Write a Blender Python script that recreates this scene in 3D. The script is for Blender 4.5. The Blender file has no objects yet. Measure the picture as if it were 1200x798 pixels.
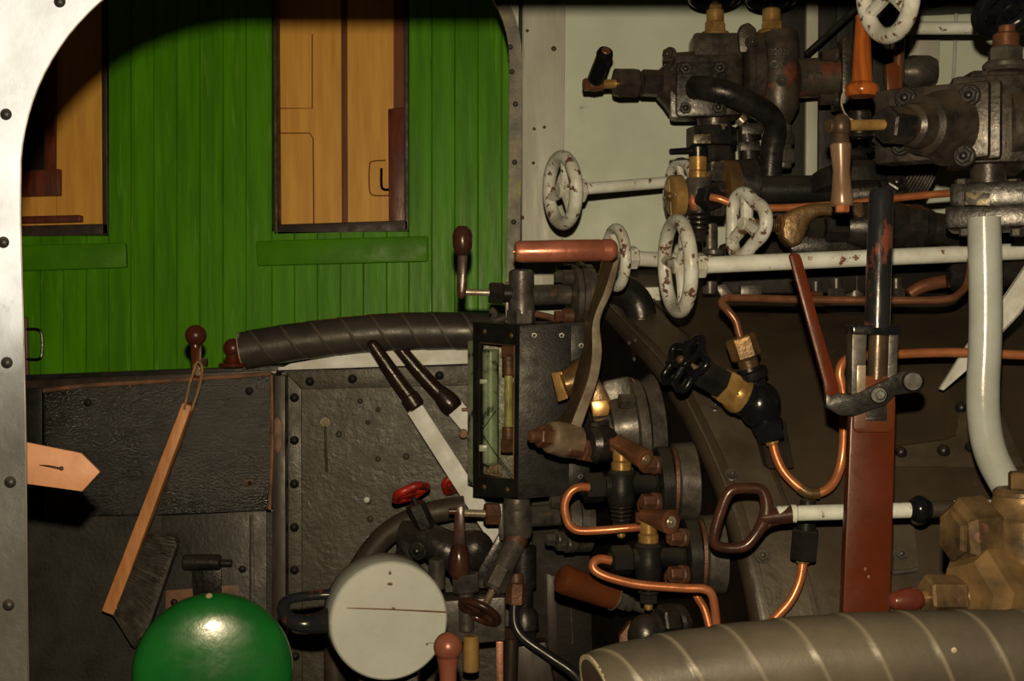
import bpy, bmesh, math, random
from mathutils import Vector, Matrix
random.seed(7)
D = bpy.data
SC = bpy.context.scene
COL = SC.collection
F = 1600.0                      # focal length in pixels of the 1200x798 frame
CAM = Vector((0.0, 0.0, 1.55))  # the photographer stands beside the locomotive
ROLL = 0.022
RT = Vector((math.cos(ROLL), 0, -math.sin(ROLL)))
UP = Vector((math.sin(ROLL), 0, math.cos(ROLL)))
FW = Vector((0, 1, 0))

def at(x, y, Y):
    return CAM + FW * Y + (RT * (x - 600.0) + UP * (399.0 - y)) * (Y / F)

# ---------------------------------------------------------------- materials
def srgb(c):
    return tuple(((v / 255.0) / 12.92 if v / 255.0 <= 0.04045 else ((v / 255.0 + 0.055) / 1.055) ** 2.4) for v in c) + (1.0,)

def mat(name, c1, c2=None, scale=18, rough=0.5, rvar=0.12, metal=0.0, bump=0.0, bscale=120, stretch=(1, 1, 1),
        chip=None, chip_at=0.62, chip_scale=35, lo=0.35, hi=0.65, spec=0.28, dust=None, dust_amt=0.5, seam=None, chip_soft=0.03):
    m = D.materials.new(name); m.use_nodes = True
    nt = m.node_tree; N = nt.nodes; L = nt.links
    b = N['Principled BSDF']
    b.inputs['Specular IOR Level'].default_value = spec; b.inputs['Specular Tint'].default_value = (1.0, 0.86, 0.64, 1)
    tc = N.new('ShaderNodeTexCoord'); mp = N.new('ShaderNodeMapping')
    mp.inputs['Scale'].default_value = stretch
    L.new(tc.outputs['Object'], mp.inputs['Vector'])
    def noise(s, det=4):
        n = N.new('ShaderNodeTexNoise'); n.inputs['Scale'].default_value = s; n.inputs['Detail'].default_value = det
        n.inputs['Roughness'].default_value = 0.6
        L.new(mp.outputs['Vector'], n.inputs['Vector']); return n
    def ramp(src, a, c):
        r = N.new('ShaderNodeMapRange'); r.inputs['From Min'].default_value = a; r.inputs['From Max'].default_value = c
        L.new(src, r.inputs['Value']); return r.outputs['Result']
    def mix(f, a, c):
        x = N.new('ShaderNodeMix'); x.data_type = 'RGBA'
        L.new(f, x.inputs[0])
        for i, v in ((6, a), (7, c)):
            if hasattr(v, 'links'): L.new(v, x.inputs[i])
            else: x.inputs[i].default_value = v
        return x.outputs[2]
    n1 = noise(scale)
    a = srgb(c1); c = srgb(c2) if c2 else tuple(v * 0.72 for v in a[:3]) + (1,)
    col = mix(ramp(n1.outputs['Fac'], lo, hi), a, c)
    met = None
    if dust:      # pale dust lying on faces that look upwards
        g = N.new('ShaderNodeNewGeometry'); s = N.new('ShaderNodeSeparateXYZ'); L.new(g.outputs['Normal'], s.inputs[0])
        f = ramp(s.outputs['Z'], 0.15, 1.1)
        ml = N.new('ShaderNodeMath'); ml.operation = 'MULTIPLY'; L.new(f, ml.inputs[0]); ml.inputs[1].default_value = dust_amt
        col = mix(ml.outputs[0], col, srgb(dust))
    if chip:
        n2 = noise(chip_scale, 6)
        f = ramp(n2.outputs['Fac'], chip_at, chip_at + chip_soft)
        col = mix(f, col, srgb(chip))
    if seam:
        at_ = N.new('ShaderNodeAttribute'); at_.attribute_name = 'seam'
        col = mix(at_.outputs['Fac'], col, srgb(seam))
    L.new(col, b.inputs['Base Color'])
    b.inputs['Metallic'].default_value = metal
    n3 = noise(scale * 2.3)
    rr = N.new('ShaderNodeMapRange'); rr.inputs['To Min'].default_value = max(0.05, rough - rvar); rr.inputs['To Max'].default_value = min(1, rough + rvar)
    rr.inputs['From Min'].default_value = 0.3; rr.inputs['From Max'].default_value = 0.7
    L.new(n3.outputs['Fac'], rr.inputs['Value']); L.new(rr.outputs['Result'], b.inputs['Roughness'])
    if bump:
        n4 = noise(bscale, 5); bp = N.new('ShaderNodeBump'); bp.inputs['Strength'].default_value = bump
        bp.inputs['Distance'].default_value = 0.004
        L.new(n4.outputs['Fac'], bp.inputs['Height']); L.new(bp.outputs['Normal'], b.inputs['Normal'])
    return m

M = {}
M['green'] = mat('green_paint', (78, 138, 2), (62, 114, 1), scale=9, rough=0.4, stretch=(3.5, 3.5, 0.3), bump=0.12, bscale=60, chip=(104, 150, 34), chip_at=0.58, chip_scale=20, chip_soft=0.2, spec=0.15)
M['green_trim'] = mat('green_trim_paint', (76, 130, 2), (62, 112, 2), scale=9, rough=0.42, bump=0.12, spec=0.15, chip=(110, 130, 50), chip_at=0.7, chip_scale=30)
M['pine'] = mat('varnished_pine', (226, 162, 66), (205, 140, 52), scale=7, rough=0.45, stretch=(6, 6, 0.5), bump=0.05)
M['pine_dark'] = mat('dark_pine', (120, 62, 20), (92, 46, 16), scale=7, rough=0.5, stretch=(6, 6, 0.5))
M['redwood'] = mat('red_brown_wood', (112, 48, 28), (74, 30, 18), scale=9, rough=0.4, stretch=(5, 5, 1))
M['dark_wood'] = mat('dark_frame', (58, 44, 34), (40, 30, 24), rough=0.5)
M['black'] = mat('black_iron', (30, 27, 22), (16, 14, 12), rough=0.4, bump=0.14, bscale=200, dust=(70, 60, 45), dust_amt=0.35, spec=0.14)
M['iron'] = mat('oily_cast_iron', (56, 46, 36), (27, 23, 18), scale=30, rough=0.36, metal=0.2, bump=0.16, bscale=130, dust=(108, 90, 64), dust_amt=0.45, chip=(84, 54, 34), chip_at=0.66, chip_scale=26, chip_soft=0.1, spec=0.4)
M['iron_red'] = mat('iron_red_primer', (60, 50, 38), (34, 29, 23), scale=26, rough=0.4, metal=0.15, bump=0.16, bscale=130, dust=(108, 90, 64), dust_amt=0.45, chip=(98, 50, 31), chip_at=0.55, chip_scale=16, chip_soft=0.1, spec=0.4)
M['iron_dark'] = mat('dark_oily_iron', (38, 33, 28), (19, 17, 15), scale=30, rough=0.32, metal=0.2, bump=0.16, bscale=130, dust=(72, 60, 44), dust_amt=0.35, spec=0.4, chip=(62, 42, 28), chip_at=0.67, chip_scale=28, chip_soft=0.08)
M['iron_grey'] = mat('grey_iron', (78, 70, 58), (46, 41, 34), scale=30, rough=0.36, metal=0.3, bump=0.12, bscale=130, dust=(102, 88, 66), dust_amt=0.35, chip=(88, 60, 40), chip_at=0.65, chip_scale=30, chip_soft=0.08)
M['rust'] = mat('rusty_iron', (96, 60, 38), (62, 40, 27), scale=30, rough=0.45, metal=0.2, bump=0.35, bscale=140)
M['steel'] = mat('worn_steel', (156, 138, 110), (106, 88, 66), scale=20, rough=0.28, metal=0.4, bump=0.08, chip=(100, 70, 48), chip_at=0.66, chip_soft=0.08)
M['steel_brown'] = mat('bronzed_steel', (86, 66, 44), (58, 44, 30), scale=14, rough=0.33, metal=0.4, bump=0.1)
M['chrome'] = mat('bright_steel', (150, 126, 94), (112, 90, 64), scale=24, rough=0.3, rvar=0.06, metal=0.55)
M['copper'] = mat('copper', (176, 106, 64), (150, 84, 46), scale=20, rough=0.32, metal=0.45, bump=0.05)
M['copper_dull'] = mat('dull_copper', (122, 76, 50), (86, 54, 34), scale=18, rough=0.34, metal=0.45, bump=0.08)
M['copper_grip'] = mat('copper_grip', (168, 98, 70), (124, 68, 46), scale=12, rough=0.3, metal=0.4, bump=0.06)
M['brass'] = mat('brass', (180, 138, 76), (132, 96, 48), scale=22, rough=0.28, metal=0.55, bump=0.08, bscale=60)
M['brass_old'] = mat('tarnished_brass', (116, 88, 52), (52, 40, 25), scale=12, rough=0.32, metal=0.4, bump=0.2, bscale=50, chip=(120, 78, 60), chip_at=0.62, chip_scale=14, chip_soft=0.12)
M['bronze'] = mat('bronze', (112, 82, 44), (66, 48, 27), scale=16, rough=0.34, metal=0.4, bump=0.2)
M['white'] = mat('chipped_white_paint', (186, 180, 158), (164, 156, 132), scale=20, rough=0.4, bump=0.15, chip=(96, 62, 42), chip_at=0.62, chip_scale=50)
M['white_wheel'] = mat('worn_wheel_paint', (176, 170, 148), (150, 140, 116), scale=24, rough=0.36, bump=0.3, bscale=60, chip=(84, 54, 38), chip_at=0.575, chip_scale=62)
M['white_clean'] = mat('pale_grey_paint', (150, 147, 130), (138, 133, 115), scale=14, rough=0.2, rvar=0.08, bump=0.06, bscale=60, chip=(122, 105, 76), chip_at=0.72, chip_scale=18, spec=0.4)
M['white_bar'] = mat('whitewashed_steel', (188, 182, 164), (166, 156, 134), scale=16, rough=0.5, bump=0.15, chip=(128, 108, 78), chip_at=0.68, chip_scale=30)
M['grey_paint'] = mat('warm_grey_paint', (152, 147, 128), (142, 136, 117), scale=10, rough=0.4, bump=0.08, chip=(100, 60, 38), chip_at=0.735, chip_scale=26)
M['wall'] = mat('grey_green_paint', (162, 161, 134), (151, 150, 123), scale=6, rough=0.55, bump=0.08, bscale=60, chip=(120, 118, 96), chip_at=0.7, chip_scale=12)
M['board'] = mat('grey_board_paint', (152, 146, 124), (136, 128, 106), scale=8, rough=0.5, bump=0.15, bscale=60, stretch=(3, 3, 0.6), chip=(96, 76, 56), chip_at=0.72, chip_scale=36)
M['rim'] = mat('worn_rim_paint', (112, 100, 76), (78, 72, 62), scale=20, rough=0.5, bump=0.2, chip=(104, 104, 44), chip_at=0.58, chip_scale=14)
M['dark_plank_and_shade'] = mat('dark_plank_and_shade', (28, 25, 21), (18, 16, 14), rough=0.6, stretch=(4, 4, 0.5))
M['plate'] = mat('black_painted_steel', (62, 56, 43), (45, 41, 31), scale=10, rough=0.42, bump=0.4, bscale=85, spec=0.25, chip=(76, 69, 54), chip_at=0.7, chip_scale=20)
M['locker'] = mat('black_painted_board', (22, 20, 16), (13, 12, 10), scale=8, rough=0.2, rvar=0.08, bump=0.8, bscale=150, stretch=(1, 1, 1.6), spec=0.5)
M['locker_low'] = mat('black_locker_door', (42, 38, 31), (29, 26, 21), scale=8, rough=0.46, bump=0.3, bscale=110)
M['worn_edge'] = mat('worn_brown_edge', (112, 74, 48), (70, 50, 36), scale=26, rough=0.55, bump=0.3)
M['rust_dark'] = mat('dark_brown_channel', (44, 31, 22), (26, 19, 14), scale=12, rough=0.42, stretch=(2, 2, 0.6))
M['rubber'] = mat('wrapped_black_rubber', (66, 57, 42), (50, 43, 32), scale=9, rough=0.44, bump=0.15, bscale=60, seam=(82, 72, 54), spec=0.2)
M['rubber_far'] = mat('black_rubber_far', (54, 46, 36), (40, 34, 27), scale=12, rough=0.4, bump=0.1, bscale=140, seam=(70, 60, 45), spec=0.3)
M['canvas'] = mat('pale_canvas_edge', (140, 124, 90), (106, 92, 66), scale=40, rough=0.8, bump=0.3)
M['hose'] = mat('black_hose', (30, 28, 26), (22, 20, 19), rough=0.3)
M['brown_pipe'] = mat('dark_brown_pipe', (58, 46, 33), (42, 34, 25), scale=14, rough=0.5, bump=0.1)
M['redbrown'] = mat('red_brown_paint', (74, 29, 12), (60, 24, 10), scale=8, rough=0.3, bump=0.05, spec=0.1)
M['orangebrown'] = mat('orange_brown_paint', (86, 42, 18), (66, 32, 14), scale=8, rough=0.32, bump=0.05, spec=0.2)
M['black_red'] = mat('black_paint_worn_to_red', (30, 29, 28), (22, 21, 20), scale=16, rough=0.24, bump=0.08, chip=(88, 44, 30), chip_at=0.56, chip_scale=24, stretch=(1, 1, 0.5), chip_soft=0.05)
M['brown_loop'] = mat('dark_brown_handle', (64, 36, 24), (38, 22, 15), scale=14, rough=0.26, bump=0.06)
M['oxide'] = mat('brown_lacquer_knob', (84, 36, 22), (58, 24, 16), scale=16, rough=0.28)
M['ball'] = mat('copper_brown_ball', (118, 68, 46), (96, 50, 33), scale=12, rough=0.28, metal=0.2)
M['bakelite'] = mat('dark_brown_grip', (40, 24, 17), (25, 16, 12), scale=18, rough=0.26, bump=0.2, bscale=100)
M['blackgloss'] = mat('glossy_black', (18, 18, 18), (12, 12, 12), rough=0.24, bump=0.08)
M['orange_wood'] = mat('varnished_orange_wood', (140, 70, 24), (100, 46, 14), scale=14, rough=0.22, stretch=(5, 5, 0.6), chip=(66, 32, 12), chip_at=0.62, chip_scale=30, chip_soft=0.08)
M['turned_wood'] = mat('worn_turned_wood', (118, 88, 62), (88, 64, 44), scale=16, rough=0.3, metal=0.15, stretch=(3, 3, 0.6))
M['brush_wood'] = mat('brush_wood', (178, 118, 66), (150, 92, 48), scale=10, rough=0.5, stretch=(4, 4, 1), bump=0.1)
M['bristle'] = mat('black_bristle', (66, 58, 46), (42, 36, 28), scale=60, rough=0.6)
M['string'] = mat('brown_string', (136, 100, 58), (100, 74, 44), scale=60, rough=0.8)
M['leather'] = mat('tan_leather', (158, 108, 72), (142, 94, 60), scale=16, rough=0.5, bump=0.12)
M['seat'] = mat('green_enamel', (16, 72, 22), (11, 56, 16), scale=8, rough=0.28, rvar=0.1, bump=0.12, bscale=40, chip=(30, 84, 34), chip_at=0.72, chip_scale=20, spec=0.35)
M['red'] = mat('red_paint', (150, 32, 20), (104, 24, 15), scale=30, rough=0.35, chip=(44, 26, 20), chip_at=0.58, chip_scale=50, chip_soft=0.08)
M['ochre'] = mat('ochre_wood', (134, 100, 50), (112, 80, 38), scale=14, rough=0.5)
M['boiler'] = mat('dark_brown_boiler', (52, 41, 28), (37, 29, 20), scale=7, rough=0.38, rvar=0.1, bump=0.12, bscale=70, chip=(66, 53, 35), chip_at=0.66, chip_scale=18, chip_soft=0.1, dust=(74, 60, 40), dust_amt=0.25)
M['boiler_lt'] = mat('dusty_boiler_plate', (68, 57, 41), (50, 41, 29), scale=12, rough=0.4, bump=0.25, bscale=70, chip=(128, 88, 60), chip_at=0.72, chip_scale=9, chip_soft=0.1)
M['backhead'] = mat('dark_backhead', (24, 18, 12), (16, 12, 9), scale=9, rough=0.5, bump=0.15, bscale=70, chip=(60, 36, 20), chip_at=0.64, chip_scale=8, chip_soft=0.1, spec=0.1)
M['gauge_green'] = mat('pale_green_enamel', (122, 124, 92), (88, 90, 64), scale=30, rough=0.4, chip=(36, 34, 26), chip_at=0.57, chip_scale=30, chip_soft=0.05)
M['tube_glass'] = mat('yellowed_glass_tube', (152, 132, 76), (110, 92, 50), scale=30, rough=0.2)
M['stamp'] = mat('stamped_plate', (96, 82, 54), (40, 34, 26), scale=110, rough=0.4, metal=0.3, lo=0.45, hi=0.55)
M['floor'] = mat('dark_floor', (40, 34, 28), rough=0.7)

def near_wall_mat():  # fade of the light painted into the colour, white above to grey below
    m = mat('white_plate_light_fade', (172, 173, 174), (148, 148, 146), scale=9, rough=0.4, bump=0.5, bscale=48, chip=(160, 160, 158), chip_at=0.62, chip_scale=30)
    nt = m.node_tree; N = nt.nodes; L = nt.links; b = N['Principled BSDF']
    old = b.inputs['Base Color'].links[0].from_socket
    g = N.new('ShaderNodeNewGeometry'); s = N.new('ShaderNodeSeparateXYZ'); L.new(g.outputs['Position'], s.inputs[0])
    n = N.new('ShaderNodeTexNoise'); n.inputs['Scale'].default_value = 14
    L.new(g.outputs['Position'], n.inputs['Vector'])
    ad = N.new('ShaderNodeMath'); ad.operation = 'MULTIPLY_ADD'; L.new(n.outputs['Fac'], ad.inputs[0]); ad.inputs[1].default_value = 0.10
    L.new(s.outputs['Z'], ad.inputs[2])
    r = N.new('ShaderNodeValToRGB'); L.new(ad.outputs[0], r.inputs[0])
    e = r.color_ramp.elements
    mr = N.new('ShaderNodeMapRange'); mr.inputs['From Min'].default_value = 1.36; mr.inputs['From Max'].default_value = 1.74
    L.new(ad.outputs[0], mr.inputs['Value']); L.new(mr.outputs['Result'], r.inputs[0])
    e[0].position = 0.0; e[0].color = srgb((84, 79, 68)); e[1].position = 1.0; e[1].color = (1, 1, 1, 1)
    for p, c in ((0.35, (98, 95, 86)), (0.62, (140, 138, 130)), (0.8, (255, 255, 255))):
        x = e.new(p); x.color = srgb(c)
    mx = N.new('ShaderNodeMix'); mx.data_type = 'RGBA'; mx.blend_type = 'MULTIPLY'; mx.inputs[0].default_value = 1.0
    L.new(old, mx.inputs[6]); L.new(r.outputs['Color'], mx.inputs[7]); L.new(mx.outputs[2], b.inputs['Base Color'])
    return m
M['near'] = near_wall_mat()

def glass_mat():
    m = D.materials.new('gauge_glass'); m.use_nodes = True
    nt = m.node_tree; N = nt.nodes; L = nt.links; N.remove(N['Principled BSDF'])
    t = N.new('ShaderNodeBsdfTransparent'); t.inputs['Color'].default_value = (0.9, 0.95, 0.86, 1)
    g = N.new('ShaderNodeBsdfGlossy'); g.inputs['Roughness'].default_value = 0.08; g.inputs['Color'].default_value = (0.9, 0.9, 0.85, 1)
    x = N.new('ShaderNodeMixShader'); x.inputs[0].default_value = 0.07
    L.new(t.outputs[0], x.inputs[1]); L.new(g.outputs[0], x.inputs[2]); L.new(x.outputs[0], N['Material Output'].inputs['Surface'])
    return m
M['glass'] = glass_mat()

# ---------------------------------------------------------------- mesh builder
class MB:
    """Collects shapes; points are (x, y[, d]): the picture's pixel at depth Y, d = extra depth in the same unit."""
    def __init__(s, Y):
        s.Y = Y; s.u = Y / F; s.bm = bmesh.new(); s.seam = []
    def p(s, q):
        if isinstance(q, Vector): return q.copy()
        Y = s.Y + (q[2] * s.u if len(q) > 2 else 0.0)
        return at(q[0], q[1], Y)
    def v(s, q):                       # a direction in pixel axes: right, down, away
        return (RT * q[0] - UP * q[1] + FW * q[2]).normalized()
    def _merge(s, t):
        vm = {}
        for v in t.verts: vm[v] = s.bm.verts.new(v.co)
        for f in t.faces:
            try: s.bm.faces.new([vm[v] for v in f.verts])
            except ValueError: pass
        t.free()
    def frame(s, w, rot=0.0):
        w = w.normalized(); ref = UP if abs(w.dot(UP)) < 0.9 else RT
        a = w.cross(ref).normalized(); b = w.cross(a).normalized()
        c, n = math.cos(rot), math.sin(rot)
        return a * c + b * n, b * c - a * n
    def lathe(s, a, b, prof, seg=28, rot=0.0, caps=True, sx=1.0, sy=1.0):
        A = s.p(a); B = s.p(b); w = B - A; e1, e2 = s.frame(w, rot)
        rings = []
        for t, r in prof:
            c = A + w * t; R = max(r, 0.02) * s.u
            rings.append([s.bm.verts.new(c + (e1 * math.cos(2 * math.pi * k / seg) * sx + e2 * math.sin(2 * math.pi * k / seg) * sy) * R) for k in range(seg)])
        for i in range(len(rings) - 1):
            for k in range(seg):
                j = (k + 1) % seg
                s.bm.faces.new((rings[i][k], rings[i][j], rings[i + 1][j], rings[i + 1][k]))
        if caps:
            s.bm.faces.new(rings[0][::-1]); s.bm.faces.new(rings[-1])
        return s
    def rod(s, a, b, r, r2=None, ch=None, seg=24, rot=0.0):
        r2 = r if r2 is None else r2; Ln = (s.p(b) - s.p(a)).length / s.u
        ch = min(r, r2) * 0.15 if ch is None else ch; t = min(0.45, ch / max(Ln, 1e-6))
        return s.lathe(a, b, [(0, max(r - ch, .05)), (t, r), (1 - t, r2), (1, max(r2 - ch, .05))], seg, rot)
    def hexn(s, a, b, r, rot=0.0, n=6, ch=0.12):
        Ln = (s.p(b) - s.p(a)).length / s.u; t = min(0.3, r * ch / max(Ln, 1e-6))
        return s.lathe(a, b, [(0, r * (1 - ch)), (t, r), (1 - t, r), (1, r * (1 - ch))], n, rot)
    def ball(s, c, r, k=(1, 1, 1), seg=24, rings=14):
        C = s.p(c); t = bmesh.new()
        bmesh.ops.create_uvsphere(t, u_segments=seg, v_segments=rings, radius=1.0)
        for v in t.verts:
            q = v.co; v.co = C + (RT * q.x * k[0] + UP * q.z * k[1] + FW * q.y * k[2]) * (r * s.u)
        s._merge(t); return s
    def dome(s, c, n, r, h=None):      # a rivet or bolt head: half a ball on its base; n points outwards
        h = r * 0.75 if h is None else h
        C = s.p(c); w = s.v(n) if not isinstance(n, Vector) else n.normalized()
        prof = [(math.sin(math.pi / 2 * i / 5), r * math.cos(math.pi / 2 * i / 5)) for i in range(6)]
        return s.lathe(C - w * (0.15 * h * s.u), C + w * h * s.u, prof, 14)
    def bolt(s, c, n, r, h, rot=0.3, washer=True):
        C = s.p(c); w = s.v(n) if not isinstance(n, Vector) else n.normalized()
        if washer: s.rod(C - w * 0.2 * h * s.u, C + w * 0.3 * h * s.u, r * 1.3)
        s.hexn(C, C + w * h * s.u, r, rot)
        s.dome(C + w * h * s.u, w, r * 0.5, r * 0.3); return s
    def _sm(s, pts, res, closed):
        if res <= 1 or len(pts) < 3: return pts
        n = len(pts); out = []
        rng = range(n if closed else n - 1)
        g = (lambda i: pts[i % n]) if closed else (lambda i: pts[min(max(i, 0), n - 1)])
        for i in rng:
            p0, p1, p2, p3 = g(i - 1), g(i), g(i + 1), g(i + 2)
            for k in range(res):
                t = k / res; out.append(0.5 * (2 * p1 + (p2 - p0) * t + (2 * p0 - 5 * p1 + 4 * p2 - p3) * t * t + (3 * p1 - p0 - 3 * p2 + p3) * t ** 3))
        if not closed: out.append(pts[-1])
        return out
    def tube(s, pts, r, seg=14, res=7, closed=False, caps=True, flat=None):
        """round (or flattened) bar along a smooth path; r may be one radius per point"""
        P = [s.p(q) for q in pts]; n0 = len(P)
        rs = list(r) if isinstance(r, (list, tuple)) else [r] * n0
        Q = s._sm(P, res, closed); n = len(Q)
        def rad(i):
            f = i / max(1, n - (0 if closed else 1)) * (n0 if closed else n0 - 1); k = int(f); t = f - k
            a = rs[k % n0]; b = rs[(k + 1) % n0] if closed else rs[min(k + 1, n0 - 1)]
            return (a * (1 - t) + b * t) * s.u
        T = []
        for i in range(n):
            a = Q[(i - 1) % n] if closed else Q[max(i - 1, 0)]; b = Q[(i + 1) % n] if closed else Q[min(i + 1, n - 1)]
            d = b - a; T.append(d.normalized() if d.length > 1e-9 else Vector((1, 0, 0)))
        e1, _ = s.frame(T[0]); rings = []
        for i in range(n):
            e1 = (e1 - T[i] * e1.dot(T[i])).normalized(); e2 = T[i].cross(e1)
            R = rad(i); f = flat or (1, 1)
            rings.append([s.bm.verts.new(Q[i] + (e1 * math.cos(2 * math.pi * k / seg) * f[0] + e2 * math.sin(2 * math.pi * k / seg) * f[1]) * R) for k in range(seg)])
        off = 0
        if closed:                     # find the twist that closes the ring best
            best = None
            for o in range(seg):
                dd = sum((rings[-1][k].co - rings[0][(k + o) % seg].co).length for k in range(seg))
                if best is None or dd < best: best, off = dd, o
        for i in range(n if closed else n - 1):
            j = (i + 1) % n; o = off if (closed and i == n - 1) else 0
            for k in range(seg):
                l = (k + 1) % seg
                s.bm.faces.new((rings[i][k], rings[i][l], rings[j][(l + o) % seg], rings[j][(k + o) % seg]))
        if not closed and caps:
            s.bm.faces.new(rings[0][::-1]); s.bm.faces.new(rings[-1])
        return s
    def prism(s, pts, vec=None, d=10, bev=0.0, seg=2):
        """polygon of picture points pushed back by d (or along vec, a world vector)"""
        t = bmesh.new(); P = [s.p(q) for q in pts]
        v = vec if vec is not None else FW * d * s.u
        A = [t.verts.new(q) for q in P]; B = [t.verts.new(q + v) for q in P]; n = len(P)
        t.faces.new(A); t.faces.new(B[::-1])
        for i in range(n): t.faces.new((A[i], B[i], B[(i + 1) % n], A[(i + 1) % n]))
        bmesh.ops.recalc_face_normals(t, faces=t.faces[:])
        if bev:
            bmesh.ops.bevel(t, geom=t.edges[:], offset=bev * s.u, segments=seg, profile=0.6, affect='EDGES', clamp_overlap=True)
        s._merge(t); return s
    def box(s, c, half, ax=None, bev=0.0, seg=2):
        """box round c; half sizes along ax = three pixel-axis directions"""
        C = s.p(c); X, Yv, Z = [s.v(a) for a in (ax or ((1, 0, 0), (0, 1, 0), (0, 0, 1)))]
        X, Yv, Z = X * half[0] * s.u, Yv * half[1] * s.u, Z * half[2] * s.u
        pts = [C - X - Yv - Z, C + X - Yv - Z, C + X + Yv - Z, C - X + Yv - Z]
        return s.prism(pts, Z * 2, bev=bev, seg=seg)
    def wheel(s, c, axis, R, r, spokes=3, hub=8, hubl=16, rot=0.4, sr=None, dish=0.0, k=0.0, lobes=0, rim=True, sp=True):
        """handwheel: rim, spokes and hub"""
        C = s.p(c); w = s.v(axis); e1, e2 = s.frame(w)
        N = max(24, lobes * 10)
        if rim:
            pts = []
            for i in range(N):
                a = 2 * math.pi * i / N; rr = R * (1 + k * math.cos(lobes * a))
                pts.append(C + (e1 * math.cos(a) + e2 * math.sin(a)) * rr * s.u)
            s.tube(pts, r, seg=12, res=2, closed=True)
        if sp:
            for i in range(spokes):
                a = rot + 2 * math.pi * i / spokes; dv = e1 * math.cos(a) + e2 * math.sin(a); tv = w * dish * s.u
                s.tube([C + tv, C + dv * R * 0.5 * s.u + tv * 0.8, C + dv * R * s.u], sr or r * 0.75, seg=10, res=4)
            s.rod(C + w * (dish - hubl / 2) * s.u, C + w * (dish + hubl / 2) * s.u, hub)
        return s
    def sheet(s, rows):
        V = [[s.bm.verts.new(s.p(q)) for q in r] for r in rows]
        for i in range(len(V) - 1):
            for k in range(len(V[i]) - 1):
                s.bm.faces.new((V[i][k], V[i][k + 1], V[i + 1][k + 1], V[i + 1][k]))
        return s

def _mesh(name, mb, m, org, smooth=35):
    bm = mb.bm
    if not getattr(mb, 'keep', False): bmesh.ops.recalc_face_normals(bm, faces=bm.faces[:])
    for v in bm.verts: v.co -= org
    me = D.meshes.new(name); bm.to_mesh(me); bm.free()
    if mb.seam:
        a = me.attributes.new('seam', 'FLOAT', 'POINT')
        for i, x in enumerate(mb.seam): a.data[i].value = x
    me.shade_smooth(); me.set_sharp_from_angle(angle=math.radians(smooth))
    me.materials.append(M[m])
    return me

def tag(o, label, cat, group=None, kind=None):
    o['label'] = label; o['category'] = cat
    if group: o['group'] = group
    if kind: o['kind'] = kind
    return o

def thing(name, label, cat, pos, group=None):
    o = D.objects.new(name, None); o.empty_display_size = 0.02; COL.objects.link(o); o.location = pos
    return tag(o, label, cat, group)

def worldpos(o):
    p = o.location.copy()
    while o.parent: o = o.parent; p += o.location
    return p

def part(name, mb, m, parent, label=None, smooth=35):
    base = worldpos(parent)
    bm = mb.bm; c = sum((v.co for v in bm.verts), Vector()) / max(1, len(bm.verts))
    me = _mesh(name, mb, m, c, smooth)
    o = D.objects.new(name, me); COL.objects.link(o); o.parent = parent; o.location = c - base
    if label: o['label'] = label
    return o

def solo(name, mb, m, label=None, cat=None, group=None, kind=None, smooth=35):
    bm = mb.bm; lo = Vector((min(v.co.x for v in bm.verts) + max(v.co.x for v in bm.verts), min(v.co.y for v in bm.verts) + max(v.co.y for v in bm.verts), 0)) / 2
    lo.z = min(v.co.z for v in bm.verts)
    me = _mesh(name, mb, m, lo, smooth)
    o = D.objects.new(name, me); COL.objects.link(o); o.location = lo
    if label: o['label'] = label
    if cat: o['category'] = cat
    if group: o['group'] = group
    if kind: o['kind'] = kind
    return o

def dup(o, parent, offset):            # a copy of a part moved by offset
    c = o.copy(); COL.objects.link(c); c.parent = parent; c.location = o.location + offset
    return c

def letters(txt, Y, x, y, size, m, parent, name, n=(0, 0, -1), depth=0.6, label=None, d=0, track=1.0, wrap=None):
    cu = D.curves.new('t', 'FONT'); cu.body = txt; cu.size = size; cu.extrude = depth; cu.align_x = 'CENTER'; cu.align_y = 'CENTER'; cu.bevel_depth = 0.25
    cu.space_character = track
    to = D.objects.new('t', cu); COL.objects.link(to); bpy.context.view_layer.update()
    me = D.meshes.new_from_object(to.evaluated_get(bpy.context.evaluated_depsgraph_get()))
    D.objects.remove(to)
    b = MB(Y); w = b.v(n); e1 = (UP.cross(w)).normalized(); e2 = w.cross(e1); C = b.p((x, y, d))
    for v in me.vertices:
        q = v.co.copy()
        if wrap: q.z -= wrap[1] - math.sqrt(max(1, wrap[1] ** 2 - (q.x + x - wrap[0]) ** 2))
        v.co = C + (e1 * q.x + e2 * q.y + w * q.z) * b.u
    b.bm.from_mesh(me); b.keep = True
    return part(name, b, m, parent, label)
FLASH = 63.0
AMB = 0.02
# ---------------------------------------------------------------- the cab: near side plate with its opening
def ring_plate(Y, hole, x0, y0, x1, y1, cx, cy, thick):
    """plate with a hole: the rim of the hole is joined to the outer rectangle"""
    m = MB(Y); n = len(hole); inn = []; out = []; inb = []
    for (x, y) in hole:
        dx, dy = x - cx, y - cy
        k = min([((x1 if dx > 0 else x0) - cx) / dx if abs(dx) > 1e-6 else 1e9, ((y1 if dy > 0 else y0) - cy) / dy if abs(dy) > 1e-6 else 1e9])
        inn.append(m.bm.verts.new(m.p((x, y)))); out.append(m.bm.verts.new(m.p((cx + dx * k, cy + dy * k))))
        inb.append(m.bm.verts.new(m.p((x, y)) + FW * thick))
    for i in range(n):
        j = (i + 1) % n
        m.bm.faces.new((inn[i], inn[j], out[j], out[i])); m.bm.faces.new((inn[i], inb[i], inb[j], inn[j]))
    return m

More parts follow.
